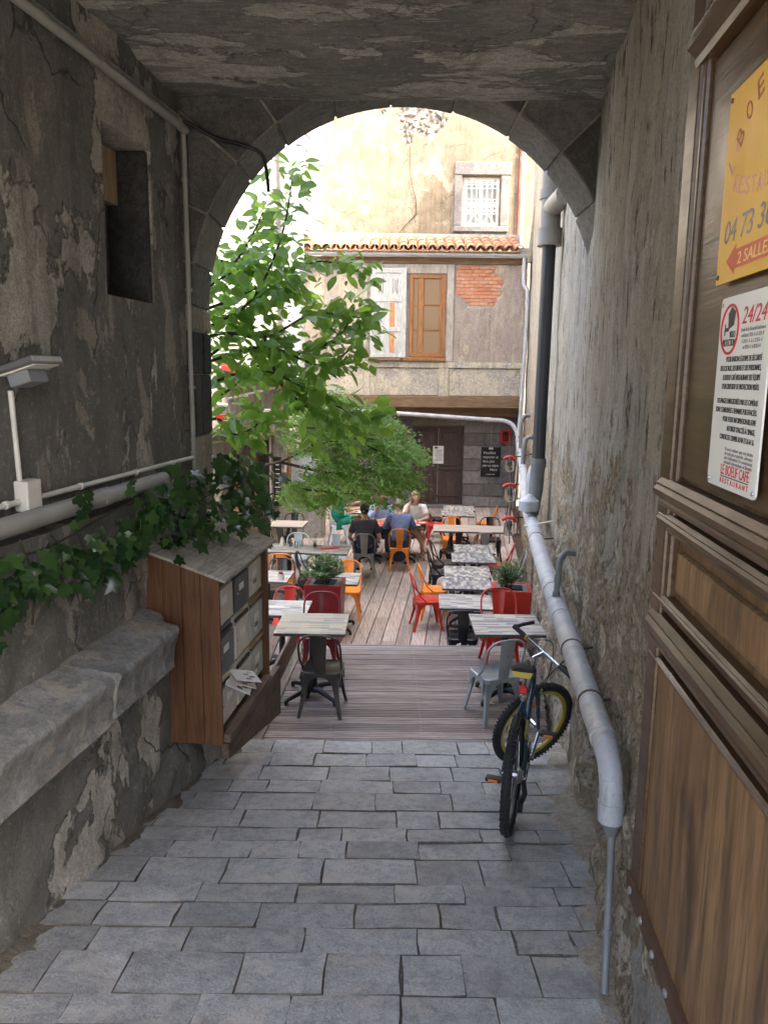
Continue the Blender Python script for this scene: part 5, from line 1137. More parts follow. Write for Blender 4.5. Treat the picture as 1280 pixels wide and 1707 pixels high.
for s,aa in((-1,-2.3),(1,-2.3+PI)):
    e=BB+Vector((s*.085,.17*math.cos(aa),.17*math.sin(aa))); bpart('crank',MT['chrome'],MB().tube([BB+Vector((s*.06,0,0)),e],[.014,.010],8))
    pd=bpart('pedal',MT['iron'],MB().box(e+Vector((s*.06,0,0)),(.095,.075,.022)),None,.004); new_obj('reflector',MB().box(e+Vector((s*.06,-.039,0)),(.055,.004,.014)).mesh('reflector',MT['refl']),None,pd)
    new_obj('reflector',MB().box(e+Vector((s*.06,.039,0)),(.055,.004,.014)).mesh('reflector',MT['refl']),None,pd)
# ---------------------------------------------------------------- people
MT['skin']=paint('skin',(.50,.29,.20),.55,var=.05); MT['hair_dark']=paint('dark_hair',(.022,.017,.014),.6); MT['hair_grey']=paint('grey_hair',(.30,.27,.24),.6); MT['hair_brown']=paint('brown_hair',(.07,.04,.025),.6); MT['hair_blond']=paint('blond_hair',(.44,.33,.18),.6)
def cloth(name,c):
    m=NT(name); u=m.co(); n=m.noise(u,14,5,.6,.6); f=m.noise(u,220,2,.5); k=m.mix(m.ramp(n,[(.3,0),(.7,1)]),c,tuple(x*.72 for x in c)); return m.fin(k,.9,m.bump(n,.5,.02,m.bump(f,.2,.002)),spec=.2)
MT['tee']=cloth('charcoal_jersey',(.075,.07,.085)); MT['navyblue']=cloth('blue_shirt_cotton',(.17,.22,.40)); MT['lightblue']=cloth('light_blue_cotton',(.36,.47,.72)); MT['green']=cloth('green_cotton',(.02,.30,.20)); MT['whitec']=cloth('white_cotton',(.72,.72,.70)); MT['jeans']=cloth('dark_denim',(.05,.065,.10)); MT['olive']=cloth('khaki_cotton',(.17,.13,.08)); MT['shoe']=paint('black_shoe',(.02,.02,.022),.5); MT['sandal']=paint('tan_sandal',(.35,.22,.12),.6); MT['eye']=paint('dark_eye',(.02,.015,.012),.3)
def skin_mesh(name,chains,levels=2):
    # chains: list of lists of (pos,radius); equal positions are welded
    vs=[];rs=[];es=[];idx={}
    def vid(p,r):
        k=tuple(round(c,4) for c in p)
        if k not in idx: idx[k]=len(vs); vs.append(Vector(p)); rs.append(r)
        return idx[k]
    for ch in chains:
        ids=[vid(p,r) for p,r in ch]
        for a,b in zip(ids,ids[1:]): es.append((a,b))
    me=bpy.data.meshes.new(name); me.from_pydata(vs,es,[]); ob=bpy.data.objects.new(name,me); COL.objects.link(ob)
    ob.modifiers.new('s','SKIN').use_smooth_shade=True; ob.modifiers.new('d','SUBSURF').levels=levels
    for i,sv in enumerate(me.skin_vertices[0].data): sv.radius=(rs[i],rs[i]) if not isinstance(rs[i],tuple) else rs[i]; sv.use_root=(i==0)
    dg=bpy.context.evaluated_depsgraph_get(); out=bpy.data.meshes.new_from_object(ob.evaluated_get(dg)); bpy.data.objects.remove(ob); bpy.data.meshes.remove(me); out.name=name; out.materials.clear(); out.shade_smooth(); return out
def head_mb(c,yaw,pitch,hair=False):
    # egg shaped head with brow, nose, mouth, chin and ears; local y is forward
    bm=bmesh.new(); bmesh.ops.create_icosphere(bm,subdivisions=4,radius=1.)
    for v in bm.verts:
        x,y,z_=v.co; n=Vector((x*.074,y*.092,z_*.112))
        if z_<0: n.x*=1-.32*(-z_)**1.5; n.y*=1-.10*(-z_); n.y+=.012*(-z_)
        if y>.5:
            n.y+=.020*math.exp(-((x/.14)**2+((z_+.12)/.20)**2))+.006*math.exp(-((x/.4)**2+((z_-.18)/.1)**2))
            n.y-=.009*math.exp(-(((abs(x)-.36)/.16)**2+((z_-.02)/.12)**2))
            n.y+=.006*math.exp(-((x/.22)**2+((z_+.52)/.07)**2))-.004*math.exp(-((x/.25)**2+((z_+.45)/.03)**2))+.008*math.exp(-((x/.3)**2+((z_+.86)/.15)**2))
        if abs(x)>.88: n.x+=math.copysign(.016,x)*math.exp(-(((y+.05)/.16)**2+((z_+.02)/.26)**2))
        v.co=n
    M=Matrix.Translation(c)@Matrix.Rotation(yaw,4,'Z')@Matrix.Rotation(pitch,4,'X'); bmesh.ops.transform(bm,matrix=M,verts=bm.verts)
    return bm,M
def hair_mesh(M,style,seed):
    bm=bmesh.new(); bmesh.ops.create_icosphere(bm,subdivisions=4,radius=1.)
    kill=[]
    for v in bm.verts:
        x,y,z_=v.co
        line=.30 if y>.2 else (.30-(.2-y)*.9 if style=='short' else .30-(.2-y)*1.6)
        if z_<line: kill.append(v); continue
    bmesh.ops.delete(bm,geom=kill,context='VERTS')
    for v in bm.verts:
        x,y,z_=v.co; k=1.10+.10*fbm(x*3.5+seed,y*3.5,z_*3.5,4)+(.10 if style=='curly' else 0)+(.14*fbm(x*7+seed,y*7,z_*7,3) if style=='curly' else 0)
        v.co=Vector((x*.076,y*.096-.004,z_*.115))*k
    bmesh.ops.transform(bm,matrix=M,verts=bm.verts); me=bpy.data.meshes.new('hair'); bm.to_mesh(me); bm.free(); me.shade_smooth(); return me
def person(label,x,y,z_,face,J,shirt,trouser,hair,style,shoe,short_sleeve=True,bare_leg=False,seed=0,head_yaw=0,head_pitch=0,skirt=False):
    t=thing('person',label,'person',(x,y,z_),-R(face))
    P={k:Vector(v) for k,v in J.items()}
    pel,bel,che,nek,hd=P['pelvis'],P['belly'],P['chest'],P['neck'],P['head']
    chains=[[(pel,.12),(bel,.105),(che,.11),(nek,.06),(nek.lerp(hd,.45),.052),(hd,.06)]]
    cl_s=[[(pel+Vector((0,0,.0)),.158),(bel,.155),(che,.165),(nek-Vector((0,0,.012)),.082)]]; cl_t=[]
    for s in ('L','R'):
        sg=-1 if s=='L' else 1
        sh,elb,wr=P['sh'+s],P['el'+s],P['wr'+s]
        hip,kn,an,toe=P['hip'+s],P['kn'+s],P['an'+s],P['toe'+s]
        hv=(wr-elb).normalized(); pal=wr+hv*.06; side=hv.cross(Vector((0,0,1))); side=side.normalized() if side.length>.1 else Vector((1,0,0))
        chains.append([(che,.11),(sh,.058),(sh.lerp(elb,.5),.050),(elb,.040),(elb.lerp(wr,.4),.038),(wr,.027),(pal,.030)])
        cur=hv.cross(side)*-1
        for q_,L in ((-.026,.060),(-.009,.072),(.009,.068),(.025,.052)):
            b0=pal+hv*.02+side*q_; chains.append([(pal,.030),(b0,.011),(b0+hv*L*.5,.0095),(b0+hv*L*.85+cur*.018,.008)])
        b0=wr+hv*.03+side*.03*sg; chains.append([(pal,.030),(b0,.011),(b0+hv*.03+side*.02*sg,.0095)])
        chains.append([(pel,.12),(hip,.08),(hip.lerp(kn,.5),.068),(kn,.056),(kn.lerp(an,.35),.052),(an,.036),(an.lerp(toe,.4),.036),(toe,.024)])
        e=elb if not short_sleeve else sh.lerp(elb,.72); cl_s.append([(che,.165),(sh,.090),(sh.lerp(elb,.5),.070),(e,.064)]+([(elb.lerp(wr,.6),.050)] if not short_sleeve else []))
        cl_t.append([(pel,.15),(hip,.105),(hip.lerp(kn,.5),.088),(kn if not bare_leg else hip.lerp(kn,.75),.074)]+([(kn.lerp(an,.5),.066),(kn.lerp(an,.88),.058)] if not bare_leg else []))
    me=skin_mesh('body',chains); bm=bmesh.new(); bm.from_mesh(me)
    hb,HM=head_mb(hd+Vector((0,.012,.045)),head_yaw,head_pitch); tmp=bpy.data.meshes.new('h'); hb.to_mesh(tmp); hb.free(); bm.from_mesh(tmp); bpy.data.meshes.remove(tmp)
    for f in bm.faces: f.smooth=True
    bm.to_mesh(me); bm.free(); me.materials.append(MT['skin']); new_obj('body',me,None,t)
    ms=skin_mesh('shirt',cl_s); ms.materials.append(MT[shirt]); new_obj('shirt',ms,None,t)
    mt_=skin_mesh('shorts' if bare_leg else 'trousers',cl_t); mt_.materials.append(MT[trouser]); new_obj('shorts' if bare_leg else 'trousers',mt_,None,t)
    hm=hair_mesh(HM,style,seed); hm.materials.append(MT[hair]); new_obj('hair',hm,None,t)
    ey=MB()
    for s in(-1,1): ey.lathe([(.004,-.008),(.009,-.004),(.009,.002),(.003,.006)],8,HM@Matrix.Translation((s*.027,.082,.004))@Matrix.Rotation(-PI/2,4,'X'))
    ey.build('eye_pair',MT['eye'],t); mo=MB().box((0,0,0),(.04,.006,.008),HM@Matrix.Translation((0,.088,-.055))).build('mouth',MT['rednap'],t)
    for s in ('L','R'):
        an,toe=P['an'+s],P['toe'+s]; dv=(toe-an); dv.z=0; dv=dv.normalized()
        sm_=skin_mesh('shoe',[[(an-dv*.03+Vector((0,0,-.045)),.040),(an+dv*.06+Vector((0,0,-.048)),.045),(toe+dv*.03+Vector((0,0,-.008)),.036)]]); sm_.materials.append(MT[shoe]); new_obj('shoe',sm_,None,t)
    return t
def sit(lean=0.,armL=None,armR=None,cross=False,feet=.36,turn=0):
    l=lean
    J=dict(pelvis=(0,-.04,.53),belly=(0,-.06+l*.35,.70),chest=(0,-.05+l,.90),neck=(0,-.03+l*1.25,1.05),head=(0,.01+l*1.4,1.17))
    for s,g in(('L',-1),('R',1)):
        J['sh'+s]=(g*.175,-.045+l,.985); J['hip'+s]=(g*.09,.02,.51); J['kn'+s]=(g*.13,.40,.52); J['an'+s]=(g*.13,feet,.09); J['toe'+s]=(g*.15,feet+.16,.045)
    J['elL']=armL[0] if armL else (-.24,.10+l,.78); J['wrL']=armL[1] if armL else (-.14,.33+l,.80)
    J['elR']=armR[0] if armR else (.24,.10+l,.78); J['wrR']=armR[1] if armR else (.14,.33+l,.80)
    if cross: J['knR']=(.02,.42,.60); J['anR']=(-.16,.52,.28); J['toeR']=(-.20,.66,.22)
    return J
ZS=-.035
person('person in a dark grey t-shirt sitting with back turned on the taupe chair',-.34,13.36,ZS,0,sit(.0,((-.27,-.02,.72),(-.20,.18,.60)),((.27,-.02,.72),(.20,.18,.60))),'tee','jeans','hair_dark','short','shoe',True,False,1)
person('person in a mid-blue shirt sitting with back turned on the orange chair',.29,13.84,ZS,0,sit(.10,((-.27,.16,.78),(-.18,.42,.80)),((.27,.16,.78),(.16,.42,.80))),'navyblue','jeans','hair_grey','short','shoe',False,False,2)
person('person in a light blue shirt sitting behind the red menu cards, hand at the mouth',-.05,15.02,ZS,180,sit(.12,((-.26,.22,.80),(.05,.42,.79)),((.22,.20,.80),(.05,.24,1.08))),'lightblue','jeans','hair_brown','short','shoe',False,False,3,0,0)
person('person in a green top and green shorts sitting side-on with crossed legs',-.93,15.93,ZS,80,sit(.02,((-.24,.12,.80),(-.14,.36,.88)),((.24,.12,.78),(.10,.36,.80)),True),'green','green','hair_brown','long','sandal',True,True,4,-.3,0)
person('person in white with blond curls resting the head on a raised hand',.62,15.06,ZS,180,sit(.14,((-.24,.20,.80),(-.10,.40,.80)),((.22,.24,.82),(.10,.16,1.12)),True),'whitec','olive','hair_blond','curly','sandal',True,True,5,.2,.2)
# bag under the orange chair
bg_=skin_mesh('rucksack',[[((0,0,.02),.13),((0,.0,.16),.14),((0,.01,.30),.08)]]); o=new_obj('rucksack',bg_,MT['jeans'],None,(.28,13.86,.0)); o.scale=(1,.8,1); tag(o,'soft black rucksack lying under the orange chair of the person in mid-blue','bag')
o.location.z=.10
# ---------------------------------------------------------------- foliage
def oval_leaf(L,W,name,mat,cup=.12,n=5):
    V=[];Fc=[]
    for i in range(n+1):
        t=i/n; w_=W*math.sin(PI*min(1,t*.96+.02))**.8*(1-.25*t); z_=-cup*L*(t*t)
        V+=[(-w_/2,t*L,z_+.10*w_),(0,t*L,z_-.02*L*math.sin(PI*t)),(w_/2,t*L,z_+.10*w_)]
    for i in range(n): a=i*3; Fc+=[(a,a+1,a+4,a+3),(a+1,a+2,a+5,a+4)]
    me=MB().add(V,Fc).mesh(name,mat,.9); return me
def ivy_leaf(S,name,mat):
    out=[(0,0),(.30,-.12),(.52,.10),(.34,.30),(.46,.58),(.20,.62),(0,1.0),(-.20,.62),(-.46,.58),(-.34,.30),(-.52,.10),(-.30,-.12)]
    V=[(0,.35*S,.03*S)]+[(x*S,y*S,-.10*S*abs(x)-.12*S*y*y) for x,y in out]; Fc=[(0,i+1,(i+1)%12+1) for i in range(12)]
    return MB().add(V,Fc).mesh(name,mat,1.2)
def orient(p,normal,tip,roll=0,s=1):
    n=Vector(normal).normalized(); t=Vector(tip); t=(t-n*t.dot(n)); t=t.normalized() if t.length>1e-4 else n.orthogonal().normalized(); x=t.cross(n)
    return Matrix(((x.x*s,t.x*s,n.x*s,p[0]),(x.y*s,t.y*s,n.y*s,p[1]),(x.z*s,t.z*s,n.z*s,p[2]),(0,0,0,1)))
# broad-leaved tree beyond the arch
tr=thing('broad_leaved_tree','bright green broad-leaved tree reaching in from the left beyond the arch','tree',(-2.35,7.3,-.05)); TR=tr.location.copy()
pr=random.Random(21); wood_=MB(); tips=[]
MB().tube([Vector(p)-TR for p in [(-2.35,7.3,-.05),(-2.3,7.28,1.5),(-2.32,7.22,3.0),(-2.25,7.15,4.2),(-2.2,7.1,5.4)]],[.11,.09,.075,.055,.03],9).build('trunk',MT['bark'],tr,smooth=.9)
BR=[[(-2.3,7.2,3.5),(-1.56,7.0,3.92),(-1.18,6.95,4.15),(-.91,6.9,4.66),(-.80,6.85,5.15)],[(-2.26,7.18,3.9),(-1.55,7.1,4.1),(-1.13,7.2,4.3),(-.65,7.2,4.51),(-.29,7.1,4.44)],[(-2.3,7.2,3.4),(-1.55,7.0,3.84),(-1.08,7.1,3.84),(-.66,7.15,4.05),(-.23,7.1,4.02)],[(-2.3,7.22,3.3),(-1.56,7.1,3.63),(-1.03,6.9,3.74),(-.55,6.8,3.59),(-.23,6.8,3.80)],[(-2.3,7.22,3.0),(-1.56,6.95,3.42),(-1.03,6.8,3.53),(-.55,6.75,3.30),(-.17,6.7,3.14)],[(-2.24,7.15,4.1),(-1.5,7.2,4.4),(-1.28,7.3,4.66),(-1.12,7.3,4.95)],[(-2.3,7.2,3.2),(-1.56,7.3,3.73),(-1.29,7.35,4.05),(-1.02,7.4,4.31)],[(-1.03,7.0,3.74),(-.77,7.05,3.70),(-.44,7.2,3.85),(-.29,7.3,4.12)],[(-1.08,7.0,3.84),(-.92,6.75,3.45),(-.70,6.7,3.25),(-.42,6.65,3.06)],[(-2.3,7.25,2.6),(-1.57,6.9,3.10),(-1.32,6.8,2.98),(-1.1,6.8,3.08)],[(-2.2,7.1,4.6),(-1.6,7.4,4.55),(-1.2,7.5,4.45),(-.85,7.5,4.25)],[(-2.3,7.2,3.0),(-1.6,7.5,3.3),(-1.2,7.6,3.6),(-.8,7.6,3.45)],[(-2.2,7.2,3.9),(-1.7,6.6,3.9),(-1.45,6.5,4.2),(-1.2,6.5,4.35)]]
leafs=[]
for b in BR:
    p=bezpts(b,7); m_=MB().tube([q_-TR for q_ in p],[.016*(1-.8*i/len(p))+.002 for i in range(len(p))],6).build('limb',MT['bark'],tr,smooth=.9)
    n=len(p)
    for i in range(6,n):
        for _ in range(9 if i<n-3 else 11):
            dr=Vector((pr.gauss(0,.8),pr.gauss(0,.9),pr.gauss(0,.45))); tn=(p[i]-p[max(0,i-1)]).normalized(); dr=(dr+tn*.8).normalized()
            L=pr.uniform(.02,.26); q_=p[i]+dr*L
            leafs.append((q_,dr))
lm=[oval_leaf(.15*s,.092*s,'leaf',MT['leaf_big'],c) for s,c in ((1.,.12),(.82,.2),(1.15,.08),(.65,.15))]
pr.shuffle(leafs); over=MB()
for k,(q_,dr) in enumerate(leafs):
    up=Vector((pr.gauss(.1,.6),pr.gauss(-.55,.5),.75)); M=orient(q_-TR,up,dr+Vector((0,0,-.3)),s=pr.choice((.45,.6,.75,.9,1.,1.08)))
    if k<300: o=new_obj('leaf',pr.choice(lm),None,tr); o.matrix_local=M
    else:
        me=pr.choice(lm); over.add([v.co for v in me.vertices],[tuple(f.vertices) for f in me.polygons],M)
over.build('foliage',MT['leaf_big'],tr,smooth=.9)['kind']='stuff'
# fine-leaved maple
mp_=thing('maple_tree','fine-leaved green maple spreading in drooping layers over the diners','tree',(-2.75,12.6,-.05)); TR=mp_.location.copy(); pr=random.Random(5)
POLY=[(-1.65,2.89),(-.98,3.28),(-.4,3.14),(.08,2.91),(.47,2.48),(.69,2.32),(.53,2.09),(.56,1.75),(.19,1.52),(-.2,1.40),(-.59,1.42),(-.98,1.36),(-1.57,1.43),(-1.81,1.5),(-1.37,1.83),(-.98,2.13),(-1.56,2.36)]
def inside(x,z_):
    c=False; j=len(POLY)-1
    for i in range(len(POLY)):
        (xi,zi),(xj,zj)=POLY[i],POLY[j]
        if (zi>z_)!=(zj>z_) and x<(xj-xi)*(z_-zi)/(zj-zi)+xi: c=not c
        j=i
    return c
MB().tube([Vector(p)-TR for p in bezpts([(-2.75,12.6,-.05),(-2.7,12.55,1.2),(-2.45,12.5,1.9),(-2.3,12.5,2.4)],5)],[.09]*5+[.075]*5+[.06]*6,8).build('trunk',MT['bark'],mp_,smooth=.9)
SP=[]
for k,b in enumerate([[(-2.45,12.5,1.95),(-1.7,12.4,2.12),(-1.2,12.3,2.35),(-.5,12.2,2.55),(.2,12.1,2.45)],[(-2.3,12.5,2.4),(-1.9,12.2,2.85),(-1.3,11.9,2.72),(-.8,11.9,2.7),(-.1,11.9,2.6)],[(-2.4,12.5,2.0),(-1.85,12.3,1.9),(-1.35,12.2,1.72),(-1.0,12.2,1.68),(-.5,12.3,1.62)],[(-1.2,12.3,2.35),(-.7,12.7,2.85),(-.2,12.8,2.8),(.3,12.8,2.55)],[(-.5,12.2,2.55),(-.1,12.5,2.3),(.25,12.6,2.0),(.4,12.6,1.8)],[(-2.3,12.5,2.4),(-1.6,12.8,2.9),(-1.0,12.9,3.1),(-.5,12.9,3.05)],[(-1.7,12.4,2.12),(-1.1,12.6,1.95),(-.6,12.7,1.85),(-.1,12.7,1.6)]]):
    p=bezpts(b,6); MB().tube([q_-TR for q_ in p],[.024*(1-.85*i/len(p))+.003 for i in range(len(p))],6).build('limb',MT['bark'],mp_,smooth=.9); SP+=p[4:]
lf=MB(); star=[(0,0,0),(.35,.1,-.05),(.12,.28,0),(.30,.62,-.08),(.07,.5,0),(0,1,-.12),(-.07,.5,0),(-.30,.62,-.08),(-.12,.28,0),(-.35,.1,-.05)]
sprays=[]; tries=0
while len(sprays)<820 and tries<20000:
    tries+=1; x,z_=pr.uniform(-1.85,.75),pr.uniform(1.3,3.3)
    if not inside(x,z_): continue
    near=min((Vector((x,z_))-Vector((q_.x,q_.z))).length for q_ in SP)
    if near>.5: continue
    yy=12.4+pr.gauss(0,.42); zl=round((z_+.18*x)/.15)*.15-.18*x; sprays.append(Vector((x,yy,.75*zl+.25*z_+.03*math.sin(x*7+yy*5))))
tw=MB()
for c in sprays:
    dr=Vector((pr.uniform(.2,1),pr.gauss(0,.6),-.45)).normalized(); n=pr.randint(16,26); tw.tube([c-TR-dr*.12,c-TR+dr*.14],.0025,3)
    for _ in range(n):
        p=c+dr*pr.uniform(-.16,.18)+Vector((pr.gauss(0,.05),pr.gauss(0,.07),pr.gauss(0,.018))); s=pr.uniform(.045,.08)
        M=orient(p-TR,(pr.gauss(0,.4),pr.gauss(-.5,.4),1),(dr.x+pr.gauss(0,.6),dr.y+pr.gauss(0,.6),-.5),s=s)
        lf.add(star,[(0,1,2),(0,2,4),(2,3,4),(0,4,6),(4,5,6),(0,6,8),(6,7,8),(0,8,9)],M)
lf.build('foliage',MT['leaf_maple'],mp_)['kind']='stuff'; tw.build('twig_mass',MT['bark'],mp_)['kind']='stuff'
# ivy
im=[ivy_leaf(.085*s,'leaf',MT['leaf_ivy']) for s in(1.,.8,1.15,.65)]
def ivy(label,pts_fn,n,stems,loc,seed):
    t=thing('ivy_plant',label,'ivy',loc); B=t.location.copy(); pr=random.Random(seed)
    for s in stems: MB().tube([Vector(p)-B for p in bezpts(s,6)],.006,5).build('stem',MT['bark'],t,smooth=.9)
    for k in range(n):
        p,nm=pts_fn(pr); M=orient(p-B,nm+Vector((pr.gauss(0,.45),pr.gauss(0,.45),pr.gauss(.15,.45))),(pr.gauss(0,.5),pr.gauss(0,.5),-1),s=pr.uniform(.75,1.2)); o=new_obj('leaf',pr.choice(im),None,t); o.matrix_local=M
nL=Vector((1,-.55,.2))
def f1(pr):
    u=pr.uniform(2.75,4.5); c=.5+.5*math.sin(u*5.1+.6); low=2.52-.10*c+max(0,(u-3.7))*.25
    z_=pr.uniform(low,2.77) if pr.random()<.9 or not 3.5<u<4.3 else pr.uniform(2.80,2.95)
    return LM(u,-.03+pr.uniform(0,.07)+(.02 if z_<2.8 else -.02),z_),nL
ivy('dark ivy trailing over the ledge pipe and hanging above the stone bench',f1,230,[[LM(2.8,-.06,2.80),LM(3.3,-.05,2.72),LM(3.9,-.04,2.78),LM(4.5,-.06,2.82)],[LM(3.2,-.05,2.8),LM(3.25,-.03,2.6),LM(3.2,-.02,2.42)],[LM(3.6,-.05,2.8),LM(3.68,-.03,2.6),LM(3.6,-.02,2.4)]],LM(3.6,-.05,2.78),31)
def f2(pr):
    t=pr.random()
    if t<.75:
        u=pr.uniform(4.35,5.95); z_=pr.uniform(2.44,2.97-.05*abs(u-5.2)); o_=pr.uniform(-.12,.10)+.22*(1-(z_-2.44)/.53)*pr.random()+.10*smooth01(4.6,5.4,u)
        return LM(u,o_,z_),Vector((.9,-.7,.35))
    if t<.9: u=pr.uniform(4.6,5.5); return LM(u,pr.uniform(-.05,.26),pr.uniform(2.50,2.62)),Vector((.3,-.5,1))
    return Vector((pr.uniform(-1.08,-.86),pr.uniform(5.6,6.0),pr.uniform(2.15,2.72))),Vector((.6,-.8,.3))
ivy('dense dark ivy heaped over the letterbox cabinet roof',f2,300,[[LM(4.4,-.10,2.8),LM(4.9,0,2.7),LM(5.5,.1,2.72),(-.95,5.9,2.6)],[LM(4.9,-.05,2.75),LM(5.1,.12,2.6),LM(5.2,.2,2.5)],[LM(5.3,.02,2.85),(-.98,5.8,2.5),(-.95,5.85,2.2)]],LM(5.0,-.08,2.6),47)
# ---------------------------------------------------------------- left side of the courtyard: bar hut, awning, low wall
hut=thing('bar_hut','weathered timber bar hut with an orange opening on the left of the courtyard','hut',(-2.9,14.9,0)); H0=hut.location.copy()
def hb(name,mat,x0,x1,y0,y1,z0,z1,parent=None,bev=.006): return MB().box(((x0+x1)/2-H0.x,(y0+y1)/2-H0.y,(z0+z1)/2),(x1-x0,y1-y0,z1-z0)).build(name,mat,parent or hut,bev=bev)
for x0,x1,y0,y1 in ((-2.42,-2.30,14.95,15.07),(-2.60,-2.48,14.2,14.32),(-3.4,-3.28,13.9,14.02)): hb('post',MT['plinth'],x0,x1,y0,y1,0,2.35)
hb('post',MT['iron'],-2.30,-2.24,14.86,14.92,0,2.3)
for i in range(6): hb('wall_plank',MT['beam'],-3.4+i*.17,-3.4+i*.17+.162,15.1,15.13,0,2.2)
hb('wall_plank',MT['sandstone'],-2.26,-2.12,15.3,15.34,.0,2.35); hb('counter',MT['beam'],-3.3,-2.45,14.05,14.5,.95,1.0); hb('opening_panel',MT['tape'],-3.2,-2.5,15.05,15.09,1.0,2.0)
rf2=MB(); rf2.hexa([(-3.5-H0.x,13.7-H0.y,2.55),(-2.2-H0.x,13.7-H0.y,2.32),(-2.2-H0.x,15.4-H0.y,2.32),(-3.5-H0.x,15.4-H0.y,2.55)],[(-3.5-H0.x,13.7-H0.y,2.60),(-2.2-H0.x,13.7-H0.y,2.37),(-2.2-H0.x,15.4-H0.y,2.37),(-3.5-H0.x,15.4-H0.y,2.60)]); rf2.build('roof',MT['plinth'],hut,bev=.01)
sg=hb('menu_panel',MT['iron'],-2.22,-2.06,15.27,15.295,.9,1.9)
for i in range(9): MB().box((-2.14-H0.x,15.266-H0.y,1.02+i*.09),(.10-.02*(i%3),.003,.018)).build('chalk_line',MT['paper'],sg)
hb('notice',MT['paper'],-2.75,-2.55,15.03,15.045,1.45,1.85)
aw=thing('awning','white canvas awning with a red valance on the left of the courtyard','awning',(-2.7,16.2,3.2)); A0=aw.location.copy()
m_=MB(); V=[];
for i in range(9):
    y_=14.6+i*.45
    for x_,z_ in ((-3.6,3.95),(-2.6,3.66),(-1.75,3.38)): V.append((x_-A0.x,y_-A0.y,z_+.02*math.sin(i*2.1)-A0.z))
m_.add(V,[(i*3+k,i*3+k+1,(i+1)*3+k+1,(i+1)*3+k) for i in range(8) for k in range(2)]+[(i*3+k,(i+1)*3+k,(i+1)*3+k+1,i*3+k+1) for i in range(0) for k in range(2)]); m_.build('canvas',MT['whitec'],aw,smooth=1.)
MB().hexa([(-1.76-A0.x,14.58-A0.y,3.22-A0.z),(-1.74-A0.x,14.58-A0.y,3.22-A0.z),(-1.74-A0.x,18.22-A0.y,3.22-A0.z),(-1.76-A0.x,18.22-A0.y,3.22-A0.z)],[(-1.76-A0.x,14.58-A0.y,3.375-A0.z),(-1.74-A0.x,14.58-A0.y,3.375-A0.z),(-1.74-A0.x,18.22-A0.y,3.375-A0.z),(-1.76-A0.x,18.22-A0.y,3.375-A0.z)]).build('valance',MT['rednap'],aw)
MB().hexa([(-3.6-A0.x,14.57-A0.y,3.76-A0.z),(-1.75-A0.x,14.57-A0.y,3.22-A0.z),(-1.75-A0.x,14.585-A0.y,3.22-A0.z),(-3.6-A0.x,14.585-A0.y,3.76-A0.z)],[(-3.6-A0.x,14.57-A0.y,3.92-A0.z),(-1.75-A0.x,14.57-A0.y,3.37-A0.z),(-1.75-A0.x,14.585-A0.y,3.37-A0.z),(-3.6-A0.x,14.585-A0.y,3.92-A0.z)]).build('valance',MT['rednap'],aw)
for y_ in (14.9,18.0): MB().tube([(-1.8-A0.x,y_-A0.y,3.34-A0.z),(-3.2-A0.x,y_-A0.y,3.0-A0.z)],.025,8).build('support_arm',MT['whitep'],aw)
for k,(x_,y_,z_) in enumerate(((-2.95,13.9,2.85),(-2.25,14.3,2.75))):
    t=thing('courtyard_floodlight',('white floodlight in a red bracket above the bar hut roof edge','second floodlight in a red bracket, at the outer corner of the bar hut roof')[k],'lamp',(x_,y_,z_),.4)
    MB().box((0,0,.05),(.26,.05,.2),Matrix.Rotation(.5,4,'X')).build('housing',MT['steel'],t,bev=.01); MB().box((0,-.03,.05),(.21,.008,.15),Matrix.Rotation(.5,4,'X')).build('lens',MT['whitep'],t)
    MB().box((0,.02,-.11),(.2,.08,.1)).build('bracket',MT['red_paint'],t,bev=.005); MB().tube([(0,.02,-.15),(0,.02,-.42)],.015,8).build('stand',MT['iron'],t)
lowall=thing('concrete_wall','low pale concrete wall with a wood-framed hatch beside the small table','wall',(-1.8,16.6,0)); L0=lowall.location.copy()
def lb(name,mat,x0,x1,y0,y1,z0,z1,bev=.008): return MB().box(((x0+x1)/2-L0.x,(y0+y1)/2-L0.y,(z0+z1)/2),(x1-x0,y1-y0,z1-z0)).build(name,mat,lowall,bev=bev)
lb('wall_base',MT['concrete'],-2.35,-1.36,16.45,16.95,-.05,.92,.02); lb('pier',MT['concrete'],-2.35,-2.1,16.5,16.9,.925,2.5); lb('sill',MT['tape'],-2.09,-1.36,16.40,16.98,.925,.98); lb('frame_post',MT['tape'],-2.09,-2.02,16.5,16.57,.985,1.95); lb('frame_post',MT['tape'],-1.45,-1.38,16.5,16.57,.985,1.95); lb('frame_rail',MT['tape'],-2.02,-1.45,16.5,16.57,1.88,1.95)
lb('pane',MT['zinc'],-2.018,-1.452,16.53,16.545,.985,1.878,0); lb('end_board',MT['sandstone'],-1.355,-1.30,16.5,16.9,0,.95)
mbx=thing('meter_box','small cream meter box fixed to the concrete pier','meter box',(-2.2,16.42,1.45)); MB().box((0,0,.13),(.16,.14,.26)).build('case',MT['cream'],mbx,bev=.01); MB().box((0,-.073,.15),(.11,.006,.12)).build('window',MT['glassd'],mbx)
